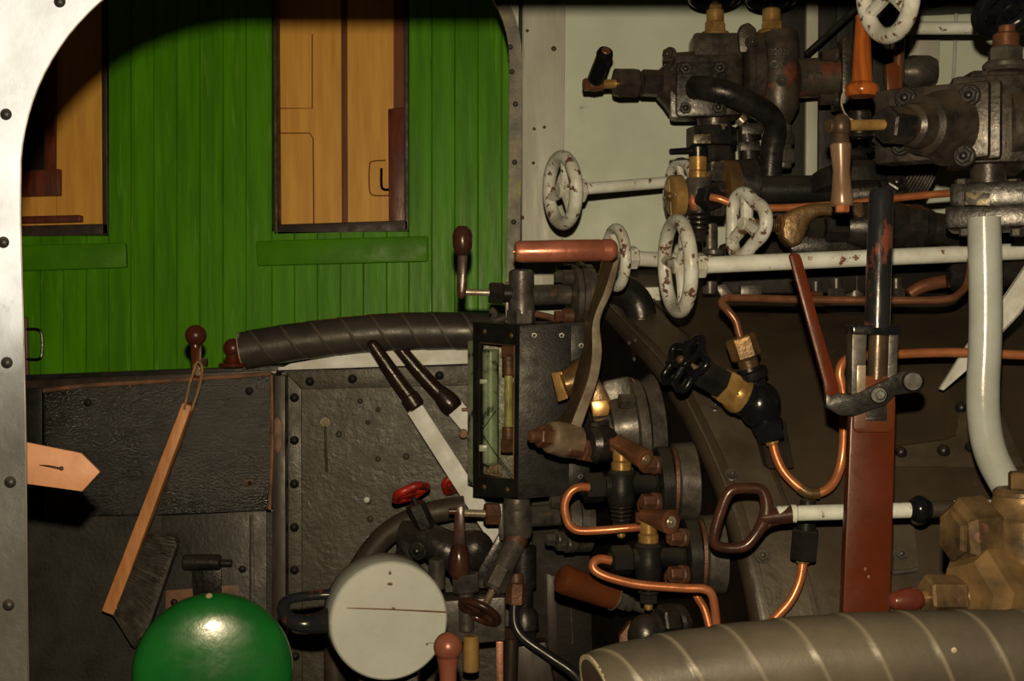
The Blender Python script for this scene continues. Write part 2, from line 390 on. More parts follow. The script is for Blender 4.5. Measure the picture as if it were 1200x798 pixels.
NY = 1.3
hole = [(36, 900), (32.5, 798), (30.5, 650), (29, 500), (27, 400), (25, 320), (23, 250)]
for i in range(1, 25):
    a = math.pi / 2 * i / 24
    hole.append((297 - 274 * math.cos(a), 205 - 270 * math.sin(a)))
hole += [(600, -65), (900, -65), (1190, -65)]
for i in range(1, 13):
    a = math.pi / 2 * i / 12
    hole.append((1190 + 270 * math.sin(a), 205 - 270 * math.cos(a)))
hole += [(1460, 500), (1465, 900), (900, 900), (400, 900)]
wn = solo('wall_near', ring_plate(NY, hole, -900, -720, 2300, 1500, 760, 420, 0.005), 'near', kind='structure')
for (x, y) in [(70, 2), (7, 134), (4, 284), (8, 425), (12, 565), (10, 709), (14, 860), (168, -95), (300, -120), (-60, 60)]:
    m = MB(NY); m.dome((x, y), (0, 0, -1), 7.2, 5);
    part('rivet', m, 'black', wn)
m = MB(NY)   # bare rusted edge of the opening
m.tube([(x + .8, y, 2) for (x, y) in hole[1:30]], 1.6, seg=8, res=1)
part('edge_bead', m, 'rust_dark', wn)

# ---------------------------------------------------------------- far side of the cab
FY = 2.9
farhole = [(-160, 520), (-200, 300), (-160, 20), (-60, -45), (200, -48), (450, -50)]
for i in range(0, 13):
    a = math.pi / 2 * i / 12
    farhole.append((497 + 100 * math.sin(a), 70 - 120 * math.cos(a)))
farhole += [(596, 200), (594, 300), (592, 436), (450, 438), (300, 442), (100, 447)]
wf = solo('wall_far', ring_plate(FY, farhole, -900, -150, 2300, 950, 300, 200, 0.02), 'wall', kind='structure')
# worn rim with a raised bead, and the painted board next to it
rim_in = farhole[6:20] + [(594, 300), (592, 430)]
m = MB(FY)
def off(pts, k):
    o = []
    for i, (x, y) in enumerate(pts):
        a = pts[max(i - 1, 0)]; b = pts[min(i + 1, len(pts) - 1)]
        dx, dy = b[0] - a[0], b[1] - a[1]; l = math.hypot(dx, dy); o.append((x + dy / l * k, y - dx / l * k))
    return o
ro = off(rim_in, 15)
m.sheet([[(x, y, -6) for x, y in rim_in], [(x, y, -7) for x, y in ro], [(x, y, 2) for x, y in ro]])
m.sheet([[(x, y, 10) for x, y in rim_in], [(x, y, -6) for x, y in rim_in]])
rim = solo('trim_1', m, 'rim', kind='structure')
for (x, y) in ((598, 55), (600, 84), (604, 122), (603, 190), (602, 260)):
    m = MB(FY); m.dome((x, y, -7), (0, 0, -1), 3.2); part('rivet', m, 'iron_grey', rim)
m = MB(FY); m.prism([(614, -60), (663, -60), (659, 340), (611, 340)], d=-9, bev=1.5)
brd = solo('trim_2', m, 'board', kind='structure')
for (x, y, r) in ((649, 57, 3.2), (626, 151, 2), (638, 149, 2), (625, 191, 2), (618, 36, 2), (612, 255, 2.5)):
    m = MB(FY); m.dome((x, y, -9), (0, 0, -1), r); part('screw', m, 'rust', brd)
m = MB(FY); m.prism([(608, -60), (613, -60), (611, 340), (606, 340)], d=-6, bev=1); solo('trim_3', m, 'dark_plank_and_shade', kind='structure')
# front corner of the cab: pale posts, dark planks standing in for the shaded window opening, pale panels further right
m = MB(FY); m.prism([(895, -80), (943, -80), (940, 340), (893, 340)], d=-5, bev=1); solo('trim_4', m, 'dark_plank_and_shade', kind='structure')
m = MB(FY); m.prism([(943, -80), (957, -80), (954, 340), (940, 340)], d=-14, bev=2); solo('trim_5', m, 'board', kind='structure')
m = MB(FY)
for i in range(5):
    m.prism([(958 + i * 21, -80), (978 + i * 21, -80), (977 + i * 21, 340), (957 + i * 21, 340)], d=-7, bev=1.5)
solo('trim_6', m, 'dark_plank_and_shade', kind='structure')
m = MB(FY); m.tube([(1122, -40, -6), (1119, 60, -6), (1114, 130, -6)], 2.2, seg=8); solo('trim_7', m, 'white_clean', kind='structure')
m = MB(FY); m.prism([(1062, 45), (1098, 45), (1098, 75), (1062, 75)], d=-12, bev=1.5); solo('trim_8', m, 'board', kind='structure')
m = MB(FY); m.prism([(1060, -40), (1150, -40), (1150, 16), (1060, 20)], d=-40, bev=2); solo('trim_9', m, 'dark_plank_and_shade', kind='structure')

# lower steel plate of the far side with riveted angle strips
LY = 2.885
m = MB(LY); m.prism([(330, 432), (760, 420), (760, 950), (330, 950)], d=4)
low = solo('wall_lower', m, 'plate', kind='structure')
m = MB(LY); m.prism([(335, 436), (354, 456), (355, 950), (336, 950)], d=-5, bev=1); part('angle_strip', m, 'plate', low)
m = MB(LY); m.prism([(336, 436), (560, 427), (560, 451), (355, 456)], d=-5, bev=1); part('angle_strip', m, 'plate', low)
for (x, y) in ((345, 466), (345, 516), (345, 567), (345, 618), (345, 668), (345, 718), (346, 769), (363, 447), (413, 444), (515, 440)):
    m = MB(LY); m.dome((x, y, -5), (0, 0, -1), 5.5, 5); part('rivet', m, 'black', low)
for (x, y, r) in ((422, 470, 3.5), (443, 480, 3), (397, 509, 4), (431, 495, 3), (443, 538, 3.5), (476, 535, 4), (431, 587, 4.5), (433, 632, 4), (434, 608, 4)):
    m = MB(LY); m.dome((x, y), (0, 0, -1), r, 2.5); part('bolt', m, 'plate', low)
m = MB(LY); m.dome((430, 586, -1), (.2, .3, -1), 4, 3); part('paint_blob', m, 'white_bar', low)
m = MB(LY); m.dome((433, 631, -1), (0, 0, -1), 3.5, 3); part('paint_blob', m, 'white_bar', low)

# sill of the far opening
m = MB(2.84); m.prism([(20, 446), (200, 441), (330, 436), (330, 428), (200, 433), (20, 440)], d=40, bev=1.5)
solo('sill', m, 'black', kind='structure').name = 'trim_10'
m = MB(2.83)
m.prism([(326, 434), (560, 426), (560, 420), (326, 430)], d=40, bev=1)
m.prism([(330, 431), (560, 421), (560, 409), (480, 409), (400, 416), (340, 426)], d=14, bev=1)
solo('trim_11', m, 'white_bar', kind='structure')
m = MB(2.82); m.prism([(22, 456), (50, 455), (320, 444), (325, 434), (200, 438), (22, 446)], d=30, bev=1); solo('trim_12', m, 'rust_dark', kind='structure')

# floor and roof of the cab (outside the frame, they close the room)
m = MB(2); Z0 = Vector((0, 0, 0))
m.sheet([[Vector((-2.2, 1.3, 0)), Vector((3.2, 1.3, 0))], [Vector((-2.2, 2.9, 0)), Vector((3.2, 2.9, 0))]]); solo('floor', m, 'floor', kind='structure')
m = MB(2)
m.sheet([[Vector((-2.2, 1.3, 2.5)), Vector((3.2, 1.3, 2.5))], [Vector((-2.2, 2.95, 2.5)), Vector((3.2, 2.95, 2.5))]]); solo('ceiling', m, 'floor', kind='structure')

# ---------------------------------------------------------------- the green carriage outside
WY = 3.9
car = thing('railway_carriage', 'bright green plank-sided railway carriage standing outside the cab opening', 'railway carriage', at(300, 1010, WY + .2))
m = MB(WY)
xs = [-115, -88, -61, -34, -7, 20, 47, 74, 101, 127, 153, 180, 207, 234, 261, 288, 318.5, 345, 372, 399, 426, 453, 479, 506, 533, 560, 588, 616, 644, 672]
for a, b in zip(xs, xs[1:]):
    segs = [(-260, 1000)]
    if a >= 318 and b <= 479.5: segs = [(271, 1000)]
    if b <= 127.5: segs = [(276, 1000)]
    for (t, bt) in segs:
        k = 0.012 * 0
        m.prism([(a + .1, t), (b - .1, t), (b - .1, bt), (a + .1, bt)], d=16, bev=0.9, seg=1)
part('plank_side', m, 'green', car)
for pts in ([(301, 283), (502, 277), (502, 307), (303, 312)], [(-60, 290), (150, 285), (151, 314), (-60, 321)]):
    m = MB(WY); m.prism(pts, d=-10, bev=2.5); part('sill_board', m, 'green_trim', car)
m = MB(WY)
m.prism([(324, 263), (478, 258), (478, 271), (324, 275)], d=30, bev=1); m.prism([(471, -260), (478, -260), (479, 270), (474, 270)], d=30, bev=1)
m.prism([(317, -260), (321, -260), (325, 275), (321, 275)], d=30, bev=1)
part('window_frame', m, 'dark_wood', car)
m = MB(WY)
m.prism([(-40, 266), (126, 262), (127, 275), (-40, 280)], d=30, bev=1); m.prism([(117, -260), (122, -260), (127, 275), (120, 275)], d=30, bev=1)
part('window_frame', m, 'dark_wood', car)
# inside the right window: pine boards, a dark batten, a latch
IY = 4.02
m = MB(IY); m.prism([(300, -270), (402, -270), (402, 300), (300, 300)], d=14); part('inner_board', m, 'pine', car)
m = MB(IY); m.prism([(402, -270), (470, -270), (470, 300), (402, 300)], d=14); ib = part('inner_board', m, 'pine', car)
m = MB(IY); m.prism([(399, -270), (406, -270), (408, 300), (401, 300)], d=-3); part('batten', m, 'pine_dark', car)
m = MB(IY); m.prism([(462, -270), (500, -270), (500, 300), (462, 300)], d=-8); part('batten', m, 'pine_dark', car)
m = MB(IY); m.prism([(456, 130), (476, 127), (476, 300), (457, 300)], d=-14, bev=1); part('door_post', m, 'redwood', car)
for pts in ([(366, 40), (366, 127), (320, 127)], [(320, 156), (363, 156), (367, 162), (368, 300)]):
    m = MB(IY); m.tube([(x, y, -.5) for x, y in pts], .7, seg=6, res=1); part('panel_line', m, 'pine_dark', car)
m = MB(IY); m.tube([(452, 188, -.5), (437, 189, -.5), (433, 195, -.5), (433, 222, -.5), (438, 229, -.5), (456, 229, -.5)], .8, seg=6, res=3); part('latch_plate', m, 'pine_dark', ib)
m = MB(IY); m.tube([(447, 197, -5), (447, 217, -5), (450, 222, -5), (457, 222, -5)], 1.6, seg=8, res=3); part('latch_hook', m, 'blackgloss', ib)
# inside the left window
m = MB(IY); m.prism([(66.5, -270), (135, -270), (135, 310), (66.5, 310)], d=14); part('inner_board', m, 'pine', car)
m = MB(IY); m.prism([(-60, 228), (66, 224), (66, 310), (-60, 310)], d=10); part('inner_board', m, 'pine', car)
m = MB(IY + .12); m.prism([(-80, -270), (70, -270), (70, 320), (-80, 320)], d=10); part('inner_wall', m, 'dark_plank_and_shade', car)
m = MB(IY); m.prism([(-60, 205), (73, 199), (73, 230), (-60, 234)], d=-10, bev=1); part('ledge', m, 'redwood', car)
m = MB(IY); m.prism([(54, -270), (66, -270), (66, 200), (54, 200)], d=-6); part('batten', m, 'redwood', car)
m = MB(IY); m.prism([(-30, 256), (98, 253), (98, 261), (-30, 264)], d=-14, bev=1); part('ledge', m, 'redwood', car)
m = MB(WY); m.prism([(26, 370), (34, 372), (36, 445), (26, 445)], d=-8, bev=2); part('handle_post', m, 'turned_wood', car)
m = MB(WY); m.tube([(31, 386, -6), (43, 386, -12), (49, 392, -12), (49, 414, -12), (45, 421, -12), (31, 421, -6)], 1.8, seg=8, res=4); part('grab_handle', m, 'blackgloss', car)

# ---------------------------------------------------------------- boiler
prof_px = [(640, 318, 2.89), (680, 336, 2.82), (704, 351, 2.75), (730, 380, 2.65), (770, 430, 2.50), (806, 500, 2.38), (842, 600, 2.27), (872, 720, 2.20), (890, 830, 2.17), (905, 1000, 2.16), (920, 1300, 2.16)]
_p = [(at(x, y, Y).z, Y) for x, y, Y in prof_px]
def _cat(pts, res=8):
    o = []
    n = len(pts)
    for i in range(n - 1):
        g = lambda k: Vector(pts[min(max(k, 0), n - 1)])
        for q in range(res):
            t = q / res; p0, p1, p2, p3 = g(i - 1), g(i), g(i + 1), g(i + 2)
            o.append(0.5 * (2 * p1 + (p2 - p0) * t + (2 * p0 - 5 * p1 + 4 * p2 - p3) * t * t + (3 * p1 - p0 - 3 * p2 + p3) * t ** 3))
    o.append(Vector(pts[-1])); return o
PROF = _cat(_p)                                  # (z, Y) from the far top down to the near bottom
def profY(z):
    if z >= PROF[0][0]: return PROF[0][1]
    for a, b in zip(PROF, PROF[1:]):
        if a[0] >= z >= b[0]:
            t = (a[0] - z) / max(a[0] - b[0], 1e-9); return a[1] + (b[1] - a[1]) * t
    return PROF[-1][1]
def surfY(x, y):
    lo, hi = 1.9, 3.0
    for _ in range(50):
        mid = (lo + hi) / 2
        if mid > profY(at(x, y, mid).z): hi = mid
        else: lo = mid
    return (lo + hi) / 2
def planeX(Y): return 0.172 + (2.75 - Y) * 0.37   # the backhead's plane
def surf(x, y, o=0.0):                            # point on the cladding, o metres in front of it
    Y = surfY(x, y); n = surfn(Y, at(x, y, Y).z); return at(x, y, Y) + n * o
def surfn(Y, z):
    dz = 0.01; dy = (profY(z + dz) - profY(z - dz)) / (2 * dz)
    return Vector((0, -1, dy)).normalized()
bo = thing('boiler', 'dark brown boiler firebox filling the right half, round shouldered, with bolted bands', 'boiler', Vector((1.2, 2.5, 0)))
def strip(x0, x1, o0, o1, rise):
    """belt of cladding between two slices parallel to the backhead, raised above the sheet"""
    m = MB(2); rows = []
    for z, Y in PROF:
        n = surfn(Y, z); P = Vector((planeX(Y), Y, z))
        rows.append([P + Vector((x0, 0, 0)) + n * o0, P + Vector((x0, 0, 0)) + n * rise, P + Vector((x1, 0, 0)) + n * rise, P + Vector((x1, 0, 0)) + n * o1])
    m.sheet(rows); return m
m = MB(2); rows = []
for z, Y in PROF:
    n = surfn(Y, z); P = Vector((planeX(Y), Y, z)); R = 0.022
    row = []
    for i in range(7):
        a = math.pi / 2 * i / 6
        row.append(P + Vector((R - R * math.cos(math.pi / 2 - a) if False else R * (1 - math.sin(a)), 0, 0)) - n * R * (1 - math.cos(a)) if False else P + Vector((R * (1 - math.cos(a)), 0, 0)) - n * R * (1 - math.sin(a)))
    for dx in (0.05, 0.12, 0.2, 0.35, 0.6, 1.0, 1.6, 2.4): row.append(P + Vector((dx, 0, 0)))
    rows.append(row)
m.sheet(rows); part('cladding', m, 'boiler', bo)
m = MB(2); f = [m.bm.verts.new(Vector((planeX(Y), Y, z)) - surfn(Y, z) * 0.022) for z, Y in PROF]
f.append(m.bm.verts.new(Vector((planeX(2.885), 2.885, PROF[-1][0])))); f.append(m.bm.verts.new(Vector((planeX(2.885), 2.885, PROF[0][0]))))
m.bm.faces.new(f); part('backhead', m, 'backhead', bo)
m = MB(2.8); m.prism([(622, 560), (690, 560), (700, 1000), (628, 1000)], d=30, bev=2); part('side_plate', m, 'backhead', bo)
m = MB(2.79); m.tube([(668, 704), (670, 730), (671, 754)], 1.2, seg=8); part('scratch', m, 'iron_grey', bo)
m = MB(2.795); m.prism([(640, 672), (652, 676), (655, 795), (643, 795)], d=4, bev=1); part('edge_strip', m, 'rust_dark', bo)
part('band', strip(0.012, 0.016, 0, 0, 0.003), 'iron_grey', bo)
part('band', strip(0.030, 0.098, 0, 0, 0.004), 'boiler_lt', bo)
part('band', strip(0.106, 0.112, 0, 0, 0.004), 'boiler', bo)
for (x, y, r) in ((858, 557, 9), (893, 652, 9), (838, 478, 8), (1055, 650, 9)):
    P = surf(x, y); n = surfn(P.y, P.z); m = MB(2.3); m.bolt(P + n * 0.003, n, r * .8, 5); part('bolt', m, 'iron_grey', bo)
def plate_on(pts, thick, mt, name):
    """sheet lying on the cladding inside an outline of picture points"""
    m = MB(2.3); t = bmesh.new(); n = len(pts); P = []
    for i in range(n):
        a, b = pts[i], pts[(i + 1) % n]
        for k in range(6): P.append((a[0] + (b[0] - a[0]) * k / 6, a[1] + (b[1] - a[1]) * k / 6))
    top = [t.verts.new(surf(x, y, thick)) for x, y in P]; bot = [t.verts.new(surf(x, y, -0.002)) for x, y in P]
    for i in range(len(P)):
        j = (i + 1) % len(P); t.faces.new((top[i], top[j], bot[j], bot[i]))
    f = t.faces.new(top); bmesh.ops.triangulate(t, faces=[f])
    m._merge(t); return part(name, m, mt, bo)
plate_on([(1049, 522), (1115, 510), (1130, 470), (1165, 470), (1200, 548), (1048, 548)], .004, 'boiler_lt', 'joint_strip')
plate_on([(985, 425), (1098, 422), (1122, 500), (1119, 512), (1108, 517), (985, 534)], .007, 'boiler', 'cover_plate')
for (x, y, r) in ((1055, 532, 9), (1105, 530, 9.5), (1138, 526, 10), (1126, 480, 9)):
    P = surf(x, y); n = surfn(P.y, P.z); m = MB(2.3); m.dome(P + n * .004, n, r * .85, 8); part('rivet', m, 'iron_dark', bo)
plate_on([(1046, 600), (1068, 600), (1076, 668), (1046, 672)], .005, 'boiler_lt', 'cover_plate')
m = MB(2.28); P = surf(1055, 649, .008); n = surfn(P.y, P.z); m.tube([surf(1044, 672, .006), surf(1060, 671, .006), surf(1074, 668, .006)], 3, seg=8); part('hinge', m, 'iron_grey', bo)
for (x, y) in ((705, 363), (751, 376)):
    P = surf(x, y); n = surfn(P.y, P.z); m = MB(2.6); m.box(P, (4, 5, 3), ((.8, .6, 0), (-.6, .8, 0), (0, 0, 1)), bev=1); part('clip', m, 'iron_grey', bo)
for (x, y) in ((737, 402), (744, 399), (743, 421)):
    Yp = 2.75 - ((x - 600) * 2.6 / F - 0.172) / 0.37
    m = MB(Yp); m.dome((x, y, -1), (-.9, 0, -.4), 3); part('bolt', m, 'iron_grey', bo)
m = MB(2.72); m.tube([(790, 351, 20), (900, 350, 20), (1060, 350, 10), (1250, 349, 0)], 3, seg=8); part('top_bead', m, 'boiler_lt', bo)

# ---------------------------------------------------------------- things on the left
# locker of black painted boards under the sill
lk = thing('locker', 'black painted wooden locker front under the far sill behind the hanging brush', 'locker', at(180, 1250, 2.84))
m = MB(2.80); m.prism([(50, 458), (100, 452), (200, 446), (321, 437), (320, 520), (317, 598), (180, 604), (52, 606)], d=30, bev=3)
pb = part('board', m, 'locker', lk)
m = MB(2.797); m.tube([(51, 458), (100, 452), (200, 446), (318, 438)], 2.8, seg=8); m.tube([(318, 440), (319, 520), (316, 597)], 2.2, seg=8); part('worn_edge', m, 'worn_edge', pb)
for x, y in ((103, 472), (292, 458)):
    m = MB(2.80); m.dome((x, y), (0, 0, -1), 5, 4); part('bolt', m, 'black', pb)
m = MB(2.80); m.box((292, 566, -1), (5, 4.5, 2), bev=1); part('square_plate', m, 'rust', pb); m = MB(2.8); m.dome((293, 566, -3), (0, 0, -1), 3); part('bolt', m, 'black', pb)
m = MB(2.83); m.prism([(30, 606), (190, 604), (333, 600), (333, 1275), (30, 1275)], d=10); part('lower_panel', m, 'locker_low', lk)
m = MB(2.83); m.prism([(190, 604), (313, 598), (314, 1200), (190, 1200)], d=-4, bev=1); dr = part('door', m, 'locker_low', lk)
m = MB(2.81)
m.rod((215, 659), (259, 659), 9.5, seg=18); m.rod((259, 660), (272, 660), 4.5); m.prism([(224, 662), (259, 662), (259, 700), (226, 700)], d=6, bev=1)
m.rod((231, 659), (232, 659), 10.2, seg=18); m.rod((246, 659), (247, 659), 10.2, seg=18)
hg = part('hinge', m, 'iron_dark', dr)
m = MB(2.822); m.prism([(194, 692), (280, 685), (280, 712), (194, 716)], d=6, bev=1); part('hinge_leaf', m, 'worn_edge', hg)
m = MB(2.828); m.prism([(293, 603), (298, 603), (299, 1200), (294, 1200)], d=-5, bev=1); part('strip', m, 'locker_low', dr)
for x, y in ((284, 667), (204, 706), (300, 720)):
    m = MB(2.82); m.dome((x, y), (0, 0, -1), 4.5, 3); part('bolt', m, 'black', dr)
m = MB(2.835); m.prism([(30, 452), (49, 452), (49, 608), (30, 608)], d=10, bev=1); part('side_strip', m, 'black', lk)
m = MB(2.82); m.prism([(320, 440), (334, 440), (336, 1270), (315, 1270)], d=24, bev=1); ch = part('corner_channel', m, 'rust_dark', lk)
m = MB(2.815); m.prism([(321, 492), (326, 488), (331, 496), (330, 526), (325, 532), (321, 526)], d=4, bev=1); part('catch', m, 'worn_edge', ch)

# ball topped post, with the brush hanging from its bolt
ps = thing('ball_post', 'short flat post with dark red-brown ball knob, brush string hung on it', 'post', at(229, 445, 2.79))
m = MB(2.79); m.ball((229.5, 393), 12.5); m.rod((229, 402), (229, 408), 6); part('ball_knob', m, 'oxide', ps)
m = MB(2.79); m.prism([(223, 404), (236, 404), (235, 443), (225, 443)], d=8, bev=1.5); part('strip', m, 'redbrown', ps)
m = MB(2.79); m.bolt((231, 430), (0, 0, -1), 4, 5); part('bolt', m, 'chrome', ps)
m = MB(2.79); m.bolt((232, 437), (0, 0, -1), 3, 4); part('bolt', m, 'chrome', ps)
m = MB(2.79); m.hexn((236, 425, 4), (243, 425, 4), 6); part('nut', m, 'brass_old', ps)
kn = thing('knob_post', 'squat red-brown round knob on flared foot beside the rubber armrest', 'knob', at(273, 430, 2.8))
m = MB(2.8); m.ball((273, 408), 11.5); part('ball_knob', m, 'oxide', kn)
m = MB(2.8); m.lathe((273, 413), (273, 430), [(0, 7), (.3, 8), (.7, 10), (.75, 16), (1, 17)]); part('foot', m, 'redbrown', kn)

br = thing('hand_brush', 'long wooden handled hand brush with dark bristles hanging by a string', 'brush', at(165, 757, 2.72))
m = MB(2.70)
a, b = Vector((219, 474)), Vector((126, 719)); dv = (b - a).normalized(); nv = Vector((-dv.y, dv.x))
w0, w1 = 6.0, 8.0
m.prism([tuple(a + nv * w0), tuple(a - nv * w0), tuple(b - nv * w1), tuple(b + nv * w1)], d=20, bev=2.2)
hd = part('handle', m, 'brush_wood', br)
m = MB(2.70)
m.tube([(216, 480, 0), (221, 455, -2), (228, 432, -4), (232, 424, -3), (237, 432, -4), (233, 455, -2), (224, 482, 0)], 1.5, seg=8); part('string_loop', m, 'string', br)
m = MB(2.70)
m.prism([(172, 628, 3), (204, 629, 3), (207, 640, 3), (172, 742, 3), (157, 754, 3), (134, 722, 3)], d=14, bev=2)
rnd = random.Random(3)
for i in range(1100):
    t = rnd.random(); s0 = Vector((173, 625)) * (1 - t) + Vector((132, 721)) * t
    e0 = Vector((209, 629)) * (1 - t) + Vector((158, 757)) * t
    e = e0 + Vector((rnd.gauss(0, 2.2), rnd.gauss(0, 2.6))); dd = rnd.uniform(-1, 16); de = dd + rnd.uniform(-4, 3)
    mid = (s0 + e) / 2 + Vector((0, rnd.uniform(-1.5, 1.5)))
    m.tube([(s0.x, s0.y, dd), (mid.x, mid.y, (dd + de) / 2), (e.x, e.y, de)], [.55, .5, .25], seg=3, res=1, caps=False)
part('bristles', m, 'bristle', br)['kind'] = 'stuff'

tagm = MB(1.72)
tagm.prism([(-30, 512), (30, 518), (95, 531), (117, 553), (96, 576), (30, 567), (-30, 560)], d=5, bev=1.2)
lt = thing('leather_strap', 'tan leather strap end with clipped corners poking in from the left', 'strap', at(60, 576, 1.7))
part('strap', tagm, 'leather', lt)
m = MB(1.72); m.dome((72, 549, 0), (0, 0, -1), 2.8, 2); m.tube([(46, 545, .2), (58, 546.5, -.4), (70, 549, .2)], [.5, 1.4, 1.6], seg=8); part('slot', m, 'rust_dark', lt)
m = MB(1.5); m.tube([at(-18, 530, 1.72), at(-30, 520, 1.5), at(-30, 500, 1.31)], 6, seg=10); part('hanger', m, 'iron_dark', lt)

# green seat
st = thing('tip_up_seat', 'glossy green domed round seat at the bottom left corner below the brush', 'seat', at(250, 1500, 1.9))
m = MB(1.9); m.lathe((250, 784, 26), (250, 796, -20), [(0, 88), (.12, 92.5), (.3, 93.5), (.45, 92), (.58, 88), (.68, 82), (.78, 72), (.86, 58), (.93, 40), (.98, 20), (1, 1)], 72); part('cushion', m, 'seat', st, smooth=60)
m = MB(1.9); m.lathe((250, 784, 30), (250, 786, 24), [(0, 88), (1, 91)], 56); part('rim', m, 'black', st)
m = MB(1.9); m.dome((245, 698, 0), (0, -.8, -.6), 4, 1.6); part('paint_chip', m, 'canvas', st)
m = MB(1.95); m.rod((250, 830, 30), (250, 1690, 30), 18); part('post', m, 'black', st)

# grey canister with loop handle
cn = thing('canister', 'pale grey painted round canister with black loop handle facing out', 'canister', at(455, 800, 2.3))
m = MB(2.2)
fx, fy = 456.5, 728
m.lathe((fx - 9, fy - 12, 60), (fx, fy, 0), [(0, 69), (.1, 72), (.93, 70), (.975, 69), (1, 67)], 64); body = part('drum', m, 'grey_paint', cn)
fd = lambda x, y: ((x - fx) * 9 + (y - fy) * 12) / 60
for (q, rr_) in (([(390, 712), (456, 714), (523, 717)], .8), ([(393, 749), (470, 752), (515, 754)], .4)):
    m = MB(2.2); m.tube([(x, y, fd(x, y) - .7) for x, y in q], rr_, seg=6); part('seam', m, 'worn_edge', body)
m = MB(2.2); rnd = random.Random(11)
for (x, y, a, bq) in ((392, 742, 3, 8), (457, 671, 2, 2.5), (457, 684, 4, 2), (416, 763, 2, 4), (428, 774, 3.5, 4), (432, 767, 2, 4), (461, 713, 3, 2), (499, 755, 4, 2), (493, 754, 2, 2)):
    m = MB(2.2); m.ball((x, y, fd(x, y) - .8), 1, (a * .8, bq * .8, .8), seg=8, rings=5); part('rust_spot', m, 'worn_edge', body)
m = MB(2.2)
m.tube([(396, 696, 34), (372, 697, 30), (340, 702, 14), (332, 712, 0), (340, 727, -12), (362, 731, -12), (386, 727, 8)], [9, 8, 7.5, 8, 9, 11, 15], seg=14, flat=(1.0, .75)); part('loop_handle', m, 'black_red', cn, 'black handle worn to brown')
m = MB(2.3); m.prism([(420, 780, 40), (490, 780, 40), (490, 1000, 40), (420, 1000, 40)], d=40, bev=3); part('bracket', m, 'iron_dark', cn)

# thick brown pipe behind the canister
m = MB(2.76); m.tube([(393, 1290), (393, 800), (395, 745), (412, 685), (446, 633), (486, 607), (520, 598), (545, 594)], 13.5, seg=20); solo('drain_pipe', m, 'brown_pipe', 'thick dark brown pipe curving up behind the grey canister', 'pipe')

# two levers with pale blades
l1 = thing('lever', 'long pale lever with dark grip reaching down behind the glass gauge box', 'lever', at(600, 660, 2.79), 'pale bladed levers')
m = MB(2.79); m.tube([(437, 404), (462, 440), (481, 466)], [7.5, 8.8, 9.5], seg=16); m.rod((478, 462), (489, 478), 11, ch=3); m.ball((437, 404), 7.3); part('grip', m, 'bakelite', l1)
m = MB(2.79); m.prism([(477, 484), (495, 474), (570, 590), (592, 624), (577, 640), (555, 606)], d=9, bev=1.5); part('blade', m, 'white_bar', l1)
l2 = thing('lever', 'shorter pale lever with dark grip, its blade cut off by the gauge box', 'lever', at(600, 600, 2.83), 'pale bladed levers')
m = MB(2.83); m.tube([(463, 402), (490, 434), (517, 463)], [7.5, 8.5, 9.5], seg=16); m.lathe((514, 458), (533, 480), [(0, 9), (.4, 12), (.7, 13), (1, 11)]); m.ball((463, 402), 7.3); part('grip', m, 'bakelite', l2)
m = MB(2.83); m.prism([(522, 482), (541, 470), (600, 540), (600, 575)], d=9, bev=1.5); part('blade', m, 'white_bar', l2)
m = MB(2.83); m.rod((543, 508, -8), (543, 508, 8), 5.5); m.rod((541, 480, 2), (555, 480, 2), 3); part('pin', m, 'worn_edge', l2)

# split pin on the plate
sp = thing('hanging_pin', 'thin steel pin hanging from a round washer on the black plate', 'pin', at(383, 553, 2.86))
m = MB(2.868); m.rod((381, 495, 4), (381, 495, -3), 6, seg=20); m.dome((381, 495, -3), (0, 0, -1), 4, 2); part('washer', m, 'canvas', sp)
m = MB(2.868); m.tube([(381, 499, -4), (381.5, 520, -3), (383, 552, -1)], [1.1, 1.4, 1.8], seg=8); part('pin', m, 'steel_brown', sp)

# red handwheel valve
rv = thing('drain_valve', 'dark angle valve with a bright red handwheel above the grey canister', 'valve', at(530, 690, 2.66))
m = MB(2.66); ax = (.38, .85, -.32)
m.wheel((481, 577), ax, 19, 4.8, spokes=4, hub=6, hubl=10, k=.07, lobes=5, sr=4.5); part('handwheel', m, 'red', rv)
m = MB(2.66); m.rod((484, 583, 2), (490, 596, 4), 3.2); m.hexn((486, 590, 4), (499, 618, 8), 12, rot=.4); m.rod((497, 613, 8), (504, 628, 10), 9); m.rod((502, 625, 10), (507, 636, 12), 12); part('bonnet', m, 'iron_dark', rv)
m = MB(2.66); m.tube([(470, 625, 24), (500, 632, 16), (524, 645, 12), (545, 655, 16), (575, 650, 30)], [16, 20, 24, 22, 14], seg=20); m.ball((555, 643, 16), 24, (1, .95, .8)); part('body', m, 'iron_dark', rv)
m = MB(2.66); m.box((478, 640, 10), (12, 22, 6), ((.9, .3, -.2), (-.3, .95, 0), (.2, 0, 1)), bev=5); m.bolt((490, 645, 0), (-.2, 0, -1), 9, 8); part('flange', m, 'iron_dark', rv)
m = MB(2.66); m.prism([(548, 690), (585, 625), (592, 632), (572, 690)], d=14, bev=2); part('strut', m, 'iron_dark', rv)
m = MB(2.6); m.rod((512, 655, 4), (512, 690, 6), 10); m.hexn((545, 672), (547, 694), 17); m.rod((546, 690), (547, 740), 9); part('outlet', m, 'iron_grey', rv)
rw = thing('red_handwheel', 'small red handwheel almost hidden behind the long pale lever blade', 'handwheel', at(535, 575, 2.86))
m = MB(2.855); m.wheel((534, 565), (.5, .6, -.6), 15, 4, spokes=4, hub=5, hubl=8, k=.06, lobes=5); part('rim', m, 'red', rw)
m = MB(2.855); m.rod((535, 567), (540, 574, 16), 4); part('spindle', m, 'iron_dark', rw)

